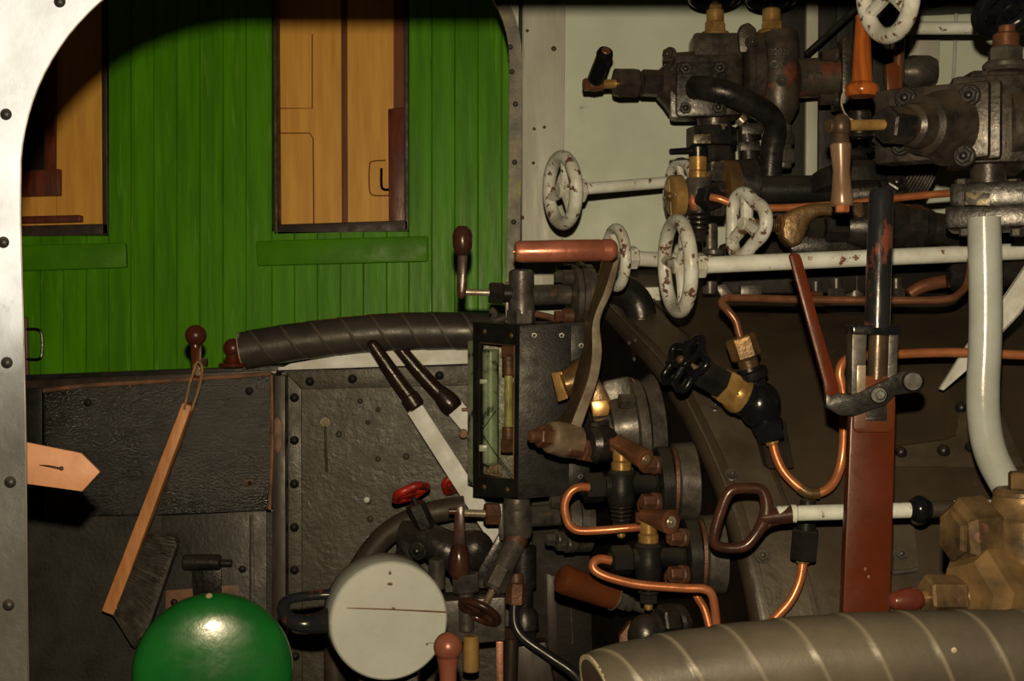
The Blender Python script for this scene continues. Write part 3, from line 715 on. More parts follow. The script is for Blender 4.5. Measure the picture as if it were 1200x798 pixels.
# box, peg and strip under the gauge
m = MB(2.6); m.prism([(500, 706), (592, 700), (592, 751), (560, 754), (500, 749)], d=60, bev=2); solo('metal_box', m, 'iron_grey', 'flat grey-brown metal box behind the small brown drain handwheel', 'box')
m = MB(2.58); m.rod((552, 745), (552, 787), 9.5); solo('wooden_peg', m, 'ochre', 'stubby yellowish wooden peg under the flat metal box', 'peg')
m = MB(2.6); m.prism([(581, 752), (590, 752), (590, 1345), (583, 1345)], d=8, bev=1); solo('orange_strip', m, 'copper_dull', 'narrow orange-brown metal strip below the box, right of the peg', 'strip')

# ball lever in front
bl = thing('ball_lever', 'copper brown ball-topped lever standing at the bottom centre of the cab', 'lever', at(525, 1400, 1.85))
m = MB(1.85); m.ball((525, 758), 17.2); m.lathe((525, 770), (525, 800), [(0, 13), (.5, 10.5), (1, 10)]); part('ball_grip', m, 'ball', bl)
m = MB(1.85); m.rod((525, 792), (527, 1730), 10); part('rod', m, 'black_red', bl)

# wrapped rubber armrests
def wrapped(m, pts, r, pitch, seg=48, N=36, starts=2, sign=1):
    """sleeve wrapped with overlapping tape: the mesh rows follow the winding"""
    P = [m.p(q) for q in pts]; Q = m._sm(P, 40, False); n = len(Q); L = [0.0]; E = []; e1 = None
    for i in range(1, n): L.append(L[-1] + (Q[i] - Q[i - 1]).length / m.u)
    for i in range(n):
        d = (Q[min(i + 1, n - 1)] - Q[max(i - 1, 0)]).normalized()
        if e1 is None: e1, _ = m.frame(d)
        e1 = (e1 - d * e1.dot(d)).normalized(); E.append((e1.copy(), d.cross(e1)))
    def loc(sv):
        sv = min(max(sv, 0.0), L[-1]); lo, hi = 0, n - 1
        while hi - lo > 1:
            mid = (lo + hi) // 2
            if L[mid] <= sv: lo = mid
            else: hi = mid
        t = (sv - L[lo]) / max(L[hi] - L[lo], 1e-9)
        return Q[lo].lerp(Q[hi], t), E[lo][0].lerp(E[hi][0], t).normalized(), E[lo][1].lerp(E[hi][1], t).normalized()
    ds = pitch / N; i0 = -N; i1 = int(L[-1] / ds) + N; M_ = N // starts; rows = []; m.seam = []
    for i in range(i0, i1 + 1):
        ph = (i % M_) / M_; row = []
        for k in range(seg + 1):
            c, a1, a2 = loc(i * ds + pitch * k / seg); a = sign * 2 * math.pi * k / seg + 0.7
            row.append(m.bm.verts.new(c + (a1 * math.cos(a) + a2 * math.sin(a)) * r * (1.0 - 0.03 * ph) * m.u))
            m.seam.append(1.0 if i % M_ == 0 else 0.0)  # seam rows take a lighter colour, a highlight painted along the winding
        rows.append(row)
    for i in range(len(rows) - 1):
        for k in range(seg):
            m.bm.faces.new((rows[i][k], rows[i][k + 1], rows[i + 1][k + 1], rows[i + 1][k]))
    return Q
def hose(name, label, Y, pts, r, pitch, mt, sign):
    t = thing(name, label, 'armrest', at(*pts[0][:2], Y)); m = MB(Y); Q = wrapped(m, pts, r, pitch, sign=sign)
    part('sleeve', m, mt, t, smooth=60)
    m = MB(Y); d = (Q[1] - Q[0]).normalized(); A = Q[0] - d * 1.2 * m.u
    m.lathe(A, A + d * 3 * m.u, [(0, r * .88), (0, r * .985), (1, r * .985)], 40, caps=False)
    ce = part('cut_end', m, 'canvas', t)
    m = MB(Y); m.lathe(A + d * .6 * m.u, A + d * 90 * m.u, [(0, r * .9), (1, r * .86)], 40); part('lining', m, 'brown_pipe', t)
    return t
hose('rubber_armrest', 'wrapped black rubber armrest sleeve along the far window sill', 2.82, [(284, 411), (330, 403), (400, 394), (470, 388.5), (560, 388), (610, 391)], 22.5, 70, 'rubber_far', 1)
fh = hose('rubber_armrest', 'thick grey rubber armrest sleeve in the foreground at bottom right', 1.42, [(702, 818, -16), (735, 806, -6), (800, 792, 0), (900, 779, 0), (1000, 771), (1100, 768), (1250, 767), (1400, 767)], 53, 138, 'rubber', 1)
m = MB(1.42); m.ball((1118, 762, -50), 3.6, (1, 1, .5), seg=10, rings=6); part('paint_speck', m, 'canvas', fh)
m = MB(1.35); m.prism([(640, 862), (1470, 812), (1470, 845), (640, 900)], d=160, bev=3); solo('trim_13', m, 'black', kind='structure')
# ---------------------------------------------------------------- water gauge
GY = 2.58
wg = thing('water_gauge', 'tall black water gauge box with cracked glass window and cocks above and below', 'gauge', at(620, 720, GY))
A0, B0 = (554, 377, 70), (609, 382, 0); A1, B1 = (554, 581, 70), (607, 585, 0); C0, C1 = (692, 377, 14), (690, 577, 14); D0, D1 = (690, 376, 100), (690, 575, 100)
def lerp(p, q, t): return tuple(p[i] + (q[i] - p[i]) * t for i in range(3))
def wq(u, v, k=0):          # point on the window face, k = how far inside the box
    p = lerp(lerp(A0, B0, u), lerp(A1, B1, u), v); return (p[0], p[1], p[2] + k)
m = MB(GY)
def quad(a, b, c, d): m.bm.faces.new([m.bm.verts.new(m.p(q)) for q in (a, b, c, d)])
m.prism([B0, C0, C1, B1], d=3, bev=.8)
m.prism([A0, B0, C0, D0], vec=-UP * 2.5 * m.u); m.prism([A1, B1, C1, D1], vec=UP * 2.5 * m.u)
m.prism([C0, D0, D1, C1], vec=-RT * 2 * m.u)
hs = part('housing', m, 'black', wg)
U0, U1, V0, V1 = .16, .9, .115, .885
m = MB(GY); n_in = (m.v((.6, 0, .8))) * 7 * m.u
m.prism([wq(0, 0), wq(1, 0), wq(1, V0), wq(0, V0)], vec=n_in, bev=.8); m.prism([wq(0, V1), wq(1, V1), wq(1, 1), wq(0, 1)], vec=n_in, bev=.8)
m.prism([wq(0, V0), wq(U0, V0), wq(U0, V1), wq(0, V1)], vec=n_in, bev=.4); m.prism([wq(U1, V0), wq(1, V0), wq(1, V1), wq(U1, V1)], vec=n_in, bev=.4)
fr = part('window_frame', m, 'black', wg)
for u, v in ((.25, .05), (.82, .06), (.25, .945), (.76, .95)):
    m = MB(GY); m.dome(wq(u, v, -1), (-.8, 0, -.6), 3.4, 2); part('screw', m, 'brass_old', fr)
m = MB(GY)
e = [wq(U0, V0, 2), wq(U1, V0, 2), wq(U1, V1, 2), wq(U0, V1, 2)]
m.tube([e[0], e[1], e[2], e[3], e[0]], 1.3, seg=6, res=1); part('window_edge', m, 'worn_edge', fr)
m = MB(GY); m.bm.faces.new([m.bm.verts.new(m.p(wq(u, v, 5))) for u, v in ((U0, V0), (U1, V0), (U1, V1), (U0, V1))]); gl = part('glass_pane', m, 'glass', wg)
m = MB(GY); m.tube([wq(.18, .63, 3), wq(.5, .5, 3)], .5, seg=6); m.tube([wq(.18, .63, 3), wq(.42, .72, 3), wq(.88, .87, 3)], .5, seg=6, res=1); m.tube([wq(.55, V0, 3), wq(.55, .86, 3)], .5, seg=6); part('crack', m, 'blackgloss', gl)
m = MB(GY); m.prism([(556, 384, 104), (640, 384, 100), (640, 576, 100), (556, 576, 104)], d=3); part('back_plate', m, 'iron_grey', wg)
m = MB(GY); m.rod((575, 409, 62), (575, 545, 62), 10, ch=3); m.box((568, 447, 56), (6, 3, 3), bev=1); m.box((568, 525, 56), (7, 4, 3), bev=1); part('reflector', m, 'gauge_green', wg)
m = MB(GY); m.rod((596, 436, 40), (596, 506, 40), 5); part('glass_tube', m, 'tube_glass', wg)
m = MB(GY); m.rod((596, 412, 40), (596, 440, 40), 8); m.hexn((596, 405, 40), (596, 418, 40), 10); part('gland', m, 'rust', wg)
m = MB(GY); m.rod((596, 500, 40), (596, 522, 40), 8); m.hexn((596, 514, 40), (596, 530, 40), 11); m.prism([(566, 556, 62), (578, 540, 62), (590, 546, 60), (588, 560, 60)], d=10, bev=1); part('gland', m, 'rust', wg)
m = MB(GY); m.rod((602.5, 448, 22), (602.5, 494, 22), 1.6); part('glow_line', m, 'orange_wood', wg)  # orange glow inside the box, made as a thin coloured rod
m = MB(GY); m.prism([(667, 540, -1), (690, 540, 2), (689, 574, 2), (666, 576, -1)], d=4, bev=1); part('side_plate', m, 'black', wg)
m = MB(GY); m.prism([(669, 381, -1), (691, 379, 2), (690, 440, 2), (669, 440, -1)], d=4, bev=1); sd = part('side_plate', m, 'black', wg)
for x, y in ((626, 393), (658, 393), (681, 405), (680, 558)):
    m = MB(GY); m.bolt((x, y, 2), (0, 0, -1), 3.6, 4, washer=False); part('bolt', m, 'iron_dark', sd)
m = MB(GY); m.prism([(548, 400, 90), (556, 398, 76), (556, 570, 76), (548, 568, 90)], d=4, bev=1); part('rear_guard', m, 'gauge_green', wg)
# top cock
T = MB(GY)
T.lathe((611, 316, 30), (611, 368, 30), [(0, 12), (.05, 15), (.55, 15.5), (.62, 16.5), (1, 16)]); T.hexn((611, 362, 30), (611, 381, 30), 18, rot=.3)
T.rod((620, 346, 34), (668, 345, 48), 12.5); T.prism([(592, 330, 26), (597, 330, 26), (597, 378, 26), (592, 378, 26)], d=12, bev=1)
tc_ = part('top_cock', T, 'iron_grey', wg)
m = MB(GY); m.lathe((668, 346, 46), (682, 346, 49), [(0, 28), (.2, 36), (.6, 36), (.65, 40), (1, 40)], 36); m.lathe((683, 346, 49), (692, 346, 51), [(0, 37), (1, 37)], 36); part('top_flange', m, 'iron_grey', wg)
for c in ((668, 325, 26), (668, 370, 26), (670, 318, 70)):
    m = MB(GY); m.hexn((c[0] - 18, c[1], c[2] - 5), (c[0] - 8, c[1], c[2] - 3), 7); m.rod((c[0] - 9, c[1], c[2] - 3), (c[0] + 4, c[1], c[2]), 9); part('flange_bolt', m, 'rust' if c[1] == 370 else 'iron_grey', wg)
m = MB(GY); m.hexn((573, 343, 24), (590, 344, 26), 14); m.rod((588, 344, 26), (600, 344, 28), 11); part('packing_nut', m, 'iron_dark', wg)
m = MB(GY); m.rod((536, 342, 22), (576, 343, 24), 4); part('spindle', m, 'steel', wg)
m = MB(GY); m.prism([(536, 296, 14), (548, 296, 14), (546, 347, 14), (541, 351, 14), (535, 347, 14)], d=9, bev=2.5); m.lathe((542, 265, 18), (542, 300, 18), [(0, 5), (.12, 10), (.3, 12), (.7, 11.5), (.9, 8.5), (1, 6)], 20); part('lever', m, 'brown_loop', wg)
m = MB(GY); m.tube([(575, 362, 18), (580, 368, 18), (578, 376, 18), (588, 374, 20), (592, 372, 22)], 4, seg=8); part('clip', m, 'iron_grey', wg)
m = MB(GY); m.tube([(628, 368, 34), (645, 372, 30), (655, 377, 30)], 4, seg=8); part('clip', m, 'rust', wg)
m = MB(GY); m.tube([(700, 340, 50), (725, 338, 60), (745, 352, 66), (752, 372, 66)], 19, seg=20); part('elbow', m, 'iron_dark', wg)
# bottom cock
T = MB(GY)
T.lathe((606, 583, 34), (606, 630, 34), [(0, 15), (.25, 17), (.3, 19), (.85, 19), (1, 16)]); T.rod((620, 605, 34), (662, 603, 48), 13); T.prism([(583, 590, 20), (590, 590, 20), (591, 634, 20), (585, 634, 20)], d=14, bev=2)
part('bottom_cock', T, 'iron_grey', wg)
m = MB(GY); m.lathe((660, 612, 44), (674, 612, 47), [(0, 26), (.2, 33), (1, 34)], 36); m.lathe((675, 612, 47), (690, 612, 50), [(0, 36), (1, 36)], 36); part('bottom_flange', m, 'iron_grey', wg)
for c in ((655, 588, 20), (650, 632, 16), (662, 638, 20)):
    m = MB(GY); m.hexn((c[0] - 10, c[1], c[2] - 3), (c[0], c[1], c[2]), 8); m.rod((c[0], c[1], c[2]), (c[0] + 10, c[1], c[2] + 8), 10); part('flange_bolt', m, 'iron_grey', wg)
m = MB(GY); m.hexn((568, 602, 16), (585, 602, 20), 13.5); part('packing_nut', m, 'rust', wg)
m = MB(GY); m.rod((540, 601, 12), (570, 602, 16), 4.5); part('spindle', m, 'steel', wg)
m = MB(GY); m.prism([(533, 594, 4), (544, 592, 4), (546, 650, 4), (530, 650, 4)], d=10, bev=2.5); m.lathe((538, 636, 9), (538, 680, 9), [(0, 6), (.15, 10), (.4, 12.5), (.8, 12), (.95, 9), (1, 6)], 20); m.rod((526, 599, 8), (536, 599, 8), 4); part('lever', m, 'brown_loop', wg)
m = MB(GY); m.rod((607, 628, 30), (600, 644, 24), 14, 12); part('drain_neck', m, 'rust', wg)
m = MB(GY); m.rod((604, 637, 26), (585, 676, 8), 12.5); m.hexn((590, 666, 12), (578, 690, 2), 14.5, rot=.3); m.rod((580, 686, 4), (576, 692, 1), 11); part('drain_valve', m, 'iron_grey', wg)
m = MB(GY); m.rod((578, 690, 2), (566, 714, -10), 4.2); part('stem', m, 'chrome', wg)
m = MB(GY); ax = (-.42, .78, -.5); m.wheel((562, 717, -10), ax, 23, 4.6, spokes=4, hub=7, hubl=8, sr=4); part('handwheel', m, 'brown_loop', wg)
m = MB(GY); m.lathe((612, 640, 50), (614, 720, 50), [(0, 17), (.6, 16), (.62, 12), (1, 11)]); m.lathe((614, 712, 50), (616, 752, 50), [(0, 12), (.2, 17), (.6, 17), (.7, 13), (1, 13)]); part('down_pipe', m, 'iron_dark', wg)
m = MB(GY); m.hexn((605, 682, 22), (604, 708, 22), 12, rot=.4); m.rod((605, 672, 24), (605, 684, 22), 9); part('union_nut', m, 'rust', wg)
m = MB(GY); m.tube([(603, 704, 20), (603, 730, 16), (614, 748, 12), (645, 770, 6), (675, 792, 0), (700, 830, 0)], 6.2, seg=14); part('drain_hose', m, 'hose', wg)
m = MB(GY); m.prism([(596, 760, 40), (640, 752, 40), (660, 850, 40), (596, 850, 40)], d=30, bev=3); m.rod((600, 735, 30), (596, 850, 30), 9); m.hexn((600, 735, 24), (600, 748, 24), 10); part('foot_bracket', m, 'rust_dark', wg)

# ---------------------------------------------------------------- regulator handle
RY = 2.36
rg = thing('regulator_handle', 'cranked steel handle with long horizontal copper grip beside the gauge box', 'handle', at(700, 560, RY))
m = MB(RY); m.lathe((603, 295, -6), (716, 293, 6), [(0, 8), (.012, 11), (.05, 12.6), (.5, 13.2), (.88, 13), (.9, 12), (.915, 13.4), (1, 13.2)], 32); m.ball((715, 293, 6), 13, (.75, 1, 1)); gp = part('grip', m, 'copper_grip', rg)
m = MB(RY); m.rod((601, 295, -6), (604, 295, -6), 2.4); part('rivet', m, 'brass', gp)
m = MB(RY)
Ls = [(705, 304), (697, 340), (686, 375), (684, 402), (674, 440), (665, 475), (652, 495)]
Rg = [(719, 308), (709, 340), (695, 377), (694, 415), (689, 445), (676, 480), (666, 506)]
Rt = [(726, 302), (717, 340), (703, 375), (705, 412), (700, 445), (688, 480), (674, 520)]
rows = []
for i in range(7):
    l, g, t = Ls[i], Rg[i], Rt[i]; rows.append([(l[0], l[1], 26), (l[0] + 1.5, l[1], 20), (g[0], g[1], 0), (t[0], t[1], 5), (t[0] + 1, t[1], 9), (t[0], t[1], 34), (l[0], l[1], 38)])
R2 = []
for k in range(7):
    R2.append(m._sm([m.p(r[k]) for r in rows], 5, False))
rr = [[R2[k][i] for k in range(7)] + [R2[0][i]] for i in range(len(R2[0]))]
m.sheet(rr)
for row in (rr[0], rr[-1]): m.bm.faces.new([m.bm.verts.new(q) for q in row[:-1]])
bmesh.ops.remove_doubles(m.bm, verts=m.bm.verts[:], dist=1e-6)
part('arm', m, 'steel_brown', rg, smooth=25)
m = MB(RY); V = [m._sm([m.p((q[0], q[1], dd)) for q in S_], 5, False) for S_, dd in ((Rg, -1.2), ([(a_[0] * .5 + b_[0] * .5, a_[1] * .5 + b_[1] * .5) for a_, b_ in zip(Rg, Rt)], -.2), (Rt, 3.5), (Rt, 9), (Rg, 6))]
m.sheet([[V[k][i] for k in (0, 1, 2, 3, 4, 0)] for i in range(len(V[0]))]); part('arm_edge', m, 'steel', rg)
m = MB(RY); m.lathe((643, 512, -12), (676, 518, 12), [(0, 15), (.06, 18.5), (.5, 21), (.95, 20), (1, 17)], 36); part('hub', m, 'chrome', rg)
m = MB(RY); m.hexn((630, 511, -20), (645, 512, -10), 13, rot=.5); m.rod((644, 512, -12), (648, 512, -8), 15.5); m.lathe((620, 511, -26), (634, 511, -18), [(0, 5), (.15, 8), (1, 8)]); part('nut', m, 'rust', rg)
m = MB(RY); m.rod((662, 526, -10), (684, 528, 8), 9); m.hexn((680, 527, 4), (693, 529, 14), 14); part('stud', m, 'rust', rg)
m = MB(RY); m.lathe((688, 520, 6), (715, 520, 26), [(0, 17), (.2, 22), (.8, 22), (1, 18)]); m.prism([(692, 495, 20), (714, 490, 26), (718, 530, 30), (700, 545, 20), (686, 538, 14)], d=18, bev=4); part('fork', m, 'iron_dark', rg)
yk = thing('stuffing_gland', 'bronze yoke and grey gland flange behind the cranked steel handle', 'gland', at(730, 570, 2.5))
m = MB(2.46); m.prism([(646, 437, 4), (658, 435, 0), (666, 467, 0), (654, 471, 4)], d=6, bev=1.2); part('yoke_face', m, 'brass', yk)
m = MB(2.46); m.lathe((657, 452, 8), (690, 440, 22), [(0, 16), (.2, 19), (.7, 26), (1, 26)], 26, sx=1, sy=.9); m.prism([(690, 445, 0), (700, 440, 0), (716, 468, 0), (714, 488, 0), (694, 490, 0)], d=26, bev=4); part('yoke', m, 'bronze', yk)
m = MB(2.46); m.prism([(692, 470, -4), (712, 468, -4), (715, 478, -4), (713, 487, -4), (695, 489, -4)], d=5, bev=2); part('yoke_pad', m, 'brass', yk)
m = MB(2.48); m.lathe((694, 505, 8), (740, 500, 15), [(0, 20), (.05, 22), (.4, 22), (.42, 34), (.7, 36), (1, 40)], 36); m.prism([(705, 447, 8), (738, 440, 8), (750, 500, 10), (748, 520, 10), (716, 520, 8)], d=18, bev=5); part('gland', m, 'iron_grey', yk)
m = MB(2.5); m.lathe((738, 505, 14), (750, 504, 15.5), [(0, 58), (.1, 61), (1, 61)], 48); m.lathe((752, 504, 16), (766, 503, 18), [(0, 57), (1, 66)], 48); part('flange', m, 'iron_grey', yk)
for c in ((738, 470, -30), (735, 450, 20), (736, 552, -10)):
    m = MB(2.5); m.hexn((c[0] - 12, c[1], c[2] - 5), (c[0] + 4, c[1], c[2]), 9); part('bolt', m, 'iron_grey', yk)
m = MB(2.5); m.tube([(741, 444, 0), (757, 466, -14), (765, 500, -20), (763, 530, -14)], 1.2, seg=6); part('gasket', m, 'worn_edge', yk)

# ---------------------------------------------------------------- test cocks
def cock(name, label, Y, ox, oy, hand, second):
    t = thing(name, label, 'cock', at(760 + ox, 640 + oy, Y), 'test cocks')
    P = lambda x, y, d=0: (x + ox, y + oy, d)
    m = MB(Y); m.lathe(P(713 + 15, 551), P(728, 594), [(0, 14), (.08, 16.5), (.3, 15), (.5, 17), (.85, 16), (1, 13)]); m.rod(P(735, 568, 2), P(774, 567, 14), 11.5); m.rod(P(766, 567, 11), P(770, 567, 12), 15)
    part('body', m, 'black', t)
    m = MB(Y); m.rod(P(728, 540), P(728, 552), 12); m.rod(P(728, 524), P(728, 541), 10.2); part('bonnet', m, 'brass', t)
    m = MB(Y); m.hexn(P(684, 572, -8), P(708, 571, -3), 17.5, rot=.5); m.rod(P(706, 571, -3), P(716, 570, -1), 13); m.rod(P(680, 572, -9), P(686, 572, -8), 9); part('side_nut', m, 'black', t)
    m = MB(Y)
    for k in range(4): m.rod(P(728, 592 + k * 5), P(728, 596 + k * 5), 14 - .6 * k, seg=20)
    m.hexn(P(728, 610), P(728, 622), 11); part('spring_cap', m, 'iron_dark', t)
    m = MB(Y); m.rod(P(728, 620), P(728, 629), 5); m.dome(P(728, 628), (0, 1, 0), 4.5, 3); part('tip', m, 'brass', t)
    m = MB(Y); m.lathe(P(770, 566, 12), P(786, 565, 13), [(0, 40), (.08, 43), (.9, 43), (1, 40)], 44); part('flange', m, 'black', t)
    m = MB(Y); m.lathe(P(786, 565, 13), P(790, 565, 13.2), [(0, 42), (1, 43)], 44); part('gasket', m, 'rust', t)
    m = MB(Y); m.lathe(P(790, 565, 13.2), P(812, 564, 15), [(0, 44), (.05, 46), (1, 47)], 44); part('boss', m, 'iron_grey', t)
    for c in (P(764, 545, -16), P(764, 588, -14), P(762, 592, 20)):
        m = MB(Y); m.hexn((c[0] - 12, c[1], c[2] - 4), (c[0] + 2, c[1], c[2] + 2), 9.5, rot=.2); m.rod((c[0], c[1], c[2]), (c[0] + 8, c[1], c[2] + 6), 11); part('bolt', m, 'rust', t)
    a, b, r0, r1, mt = hand
    m = MB(Y); m.lathe(a, b, [(0, r0 * .7), (.04, r0), (.5, (r0 + r1) / 2.15), (.93, r1), (.98, r1), (1, r1 * .86)], 28); m.rod((a[0], a[1] - r0 * .5, a[2]), (a[0], a[1] + r0 * 1.1, a[2]), r0 * .95); h = part('handle', m, mt, t)
    m = MB(Y); A = Vector(a); B = Vector(b); d = (B - A).normalized(); e = tuple(B + d * 1.2); m.rod(tuple(B - d * 4), e, r1 * .5, ch=1); m.rod(tuple(B - d * 4), tuple(B + d * 2.2), r1 * .22, ch=.6); part('end_screw', m, 'chrome' if not second else 'steel', h)
    return t
cock('test_cock', 'upper test cock with copper swivel handle and black flange on the boiler end', 2.36, 0, 0, ((722, 518, 4), (757, 539, -34), 10, 12.5, 'copper_dull'), False)
cock('test_cock', 'lower test cock with flared wooden handle, its round end facing out', 2.28, 32, 85, ((752, 604, 4), (787, 612, -34), 8, 14.5, 'copper_dull'), True)
m = MB(2.33); m.tube([(690, 571, 0), (678, 571, -4), (668, 577, -5), (662, 590, -5), (663, 604, -5), (668, 616, -5), (680, 622, -5), (710, 621, -5), (748, 618, -5), (790, 618, 8), (822, 640, 20), (815, 690, 15), (826, 715, 6), (833, 745, 0), (838, 800, 0)], 4.9, seg=16); solo('copper_pipe', m, 'copper', 'thin copper pipe bent in a loop left of the upper test cock', 'pipe')
m = MB(2.25); m.tube([(716, 657, 0), (704, 655, -2), (696, 659, -5), (697, 668, -8), (715, 677, -10), (750, 685, -10), (800, 689, -10), (824, 690, -10), (834, 697, -8), (838, 716, -4), (840, 745, 0), (842, 800, 0)], 5.3, seg=16); solo('copper_pipe', m, 'copper', 'thin copper pipe sweeping right in front of the lower test cock', 'pipe')
lc = thing('drain_cock', 'dark lumpy drain cock on the boiler end just above the foreground armrest', 'cock', at(775, 760, 2.3))
m = MB(2.3); m.ball((757, 745), 20, (1.1, 1.3, 1)); m.rod((765, 738, 4), (800, 730, 18), 20); part('body', m, 'iron_dark', lc)
m = MB(2.3); m.hexn((772, 728, -4), (790, 726, 6), 19, rot=.3); m.rod((790, 730, 6), (800, 728, 12), 22); part('nut', m, 'iron_dark', lc)
m = MB(2.32); m.prism([(726, 745), (740, 728), (748, 745), (744, 790), (724, 790)], d=20, bev=3); part('web', m, 'rust', lc)
pg = thing('plunger_handle', 'brown wooden plunger handle pointing left below the looped copper pipe', 'handle', at(700, 720, 2.4))
m = MB(2.4); m.lathe((656, 677, -20), (720, 701, 6), [(0, 13), (.03, 16.5), (.1, 17.5), (.7, 15.5), (1, 14)], 28); part('grip', m, 'orangebrown', pg)
m = MB(2.4); m.rod((718, 700, 5), (722, 702, 7), 15.5); m.hexn((722, 702, 7), (732, 706, 12), 11); m.rod((730, 705, 12), (740, 709, 16), 9); m.rod((738, 708, 16), (790, 725, 40), 6); part('shank', m, 'iron_grey', pg)

# ---------------------------------------------------------------- check valve with black wheel, and its copper pipes
CY = 2.24
cv = thing('check_valve', 'black globe valve with five-lobed black handwheel and brass collar on boiler side', 'valve', at(890, 520, CY))
ax = (.74, .44, .55)
m = MB(CY); m.wheel((803, 426, -14), ax, 29, 4.2, spokes=5, hub=6, hubl=10, k=.2, lobes=5, rot=.63, sr=4.4); part('handwheel', m, 'blackgloss', cv)
m = MB(CY); m.dome((797, 421, -18), (-.74, -.44, -.55), 5); part('spindle_end', m, 'rust', cv)
m = MB(CY); m.rod((806, 428, -12), (824, 438, -5), 5); part('spindle', m, 'chrome', cv)
m = MB(CY); m.hexn((820, 435, -7), (848, 451, 3), 19, rot=.2); part('gland_nut', m, 'black', cv)
m = MB(CY); m.hexn((846, 450, 2), (868, 463, 8), 22, rot=.2, ch=.06); m.lathe((858, 457, 5), (871, 465, 9), [(0, 21), (.3, 23), (.7, 24), (1, 22)]); part('collar', m, 'brass', cv)
m = MB(CY); m.ball((890, 474, 10), 25, (1, 1.12, 1)); m.rod((868, 462, 8), (880, 469, 10), 23); m.lathe((893, 480, 10), (902, 506, 8), [(0, 20), (.5, 16), (.6, 19), (1, 17)]); m.hexn((899, 494, 6), (904, 516, 6), 18, rot=.2)
m.lathe((888, 462, 10), (877, 430, 6), [(0, 16), (.5, 14), (.6, 20), (.85, 20), (.9, 15), (1, 14)]); part('body', m, 'blackgloss', cv)
m = MB(CY); m.rod((879, 434, 6), (875, 420, 5), 12); m.hexn((875.5, 420, 5), (867, 394, 4), 18, rot=.45); part('union_nut', m, 'bronze', cv)
m = MB(CY); m.rod((903, 513, 6), (906, 521, 6), 8); part('bottom_collar', m, 'brass', cv)
m = MB(CY); m.prism([surf(880, 490, -.002), surf(915, 490, -.002), surf(925, 545, -.002), surf(893, 545, -.002)], vec=Vector((0, -.05, 0)), bev=4); part('mount', m, 'iron_dark', cv)
m = MB(CY); m.tube([(870, 402, 4), (866, 390, 4), (862, 376, 4), (853, 364, 6), (846, 356, 12), (850, 350, 18), (866, 349, 26), (940, 351, 40), (1060, 352, 40), (1108, 351, 40), (1124, 344, 44), (1134, 330, 50), (1138, 300, 60), (1138, 250, 60)], 4.7, seg=16); solo('copper_pipe', m, 'copper_dull', 'copper pipe rising from the black globe valve and running along the boiler top', 'pipe')
m = MB(CY); m.tube([(905, 516, 6), (909, 533, 4), (918, 552, 0), (934, 569, -6), (950, 578, -8), (968, 574, -8), (980, 560, -4), (987, 535, 0), (989, 500, 0), (988, 460, 0), (984, 438, 0), (989, 424, 2), (1006, 418, 6), (1050, 415, 10), (1120, 413, 16), (1200, 416, 16), (1300, 418, 16)], 5.6, seg=16)
cp = solo('copper_pipe', m, 'copper', 'copper pipe dipping below the globe valve then climbing behind the tall lever', 'pipe')
m = MB(CY); m.tube([(937, 571, -6), (948, 578, -8), (960, 578, -8)], 7, seg=14); m.rod((950, 578, -6), (948, 592, -3), 7); part('solder_joint', m, 'bronze', cp)
dp = thing('drip_pipe', 'short copper drip pipe with black hexagon nut below the pale pull rod', 'pipe', at(910, 730, 2.17))
m = MB(2.17); m.rod((947, 585, -10), (946, 600, -10), 9); m.rod((945, 608, -10), (944, 622, -10), 11); m.hexn((944, 620, -10), (941, 656, -8), 17, rot=.25); part('nut', m, 'black', dp)
m = MB(2.17); m.rod((941, 655, -8), (940.5, 660, -8), 8); part('ferrule', m, 'brass', dp)
m = MB(2.17); m.tube([(941, 656, -8), (937, 680, -10), (926, 704, -12), (906, 727, -12), (880, 760, -12), (860, 820, -12)], 5.6, seg=16); part('pipe', m, 'copper', dp)

# ---------------------------------------------------------------- pull rod
PY = 2.06
pr = thing('pull_rod', 'pale chipped horizontal pull rod ending in a brown D-shaped handle at left', 'rod', at(1000, 620, PY))
m = MB(PY); m.tube([(853, 579, 0), (845, 598, 0), (838, 622, 0), (838, 637, 0), (852, 642, 0), (872, 640, 0), (886, 626, 0), (897, 606, 0), (898, 588, 0), (892, 574, 0), (876, 572, 0), (862, 573, 0)], [6.6, 6.4, 6.6, 6.2, 6, 6.5, 6.8, 8.5, 7.6, 6.4, 6.2, 6.4], seg=16, closed=True); part('handle', m, 'brown_loop', pr)
m = MB(PY); m.lathe((892, 607), (932, 602), [(0, 9), (.4, 9.5), (1, 10.6)]); m.prism([(893, 620, -4), (905, 612, -6), (928, 611, -4), (905, 617, -4), (890, 628, -3)], d=8, bev=2); part('socket', m, 'brown_loop', pr)
m = MB(PY); m.rod((910, 602), (1130, 596, 10), 9.2); m.rod((1090, 597, 8), (1560, 584, 40), 9.8); m.rod((926, 602), (934, 602), 10.8); part('rod', m, 'white', pr)
m = MB(PY); m.ball((1078, 597, 7), 14.5, (.9, 1.15, 1)); m.rod((1066, 597, 6), (1090, 597, 8), 11.5); m.tube([(1078, 600, 10), (1077, 603, 60), (1076, 606, 130)], 11, seg=14); part('ball_guide', m, 'blackgloss', pr)
m = MB(PY); m.rod((1089, 597, 8), (1118, 596, 9), 10.1); part('bare_sleeve', m, 'brown_pipe', pr)

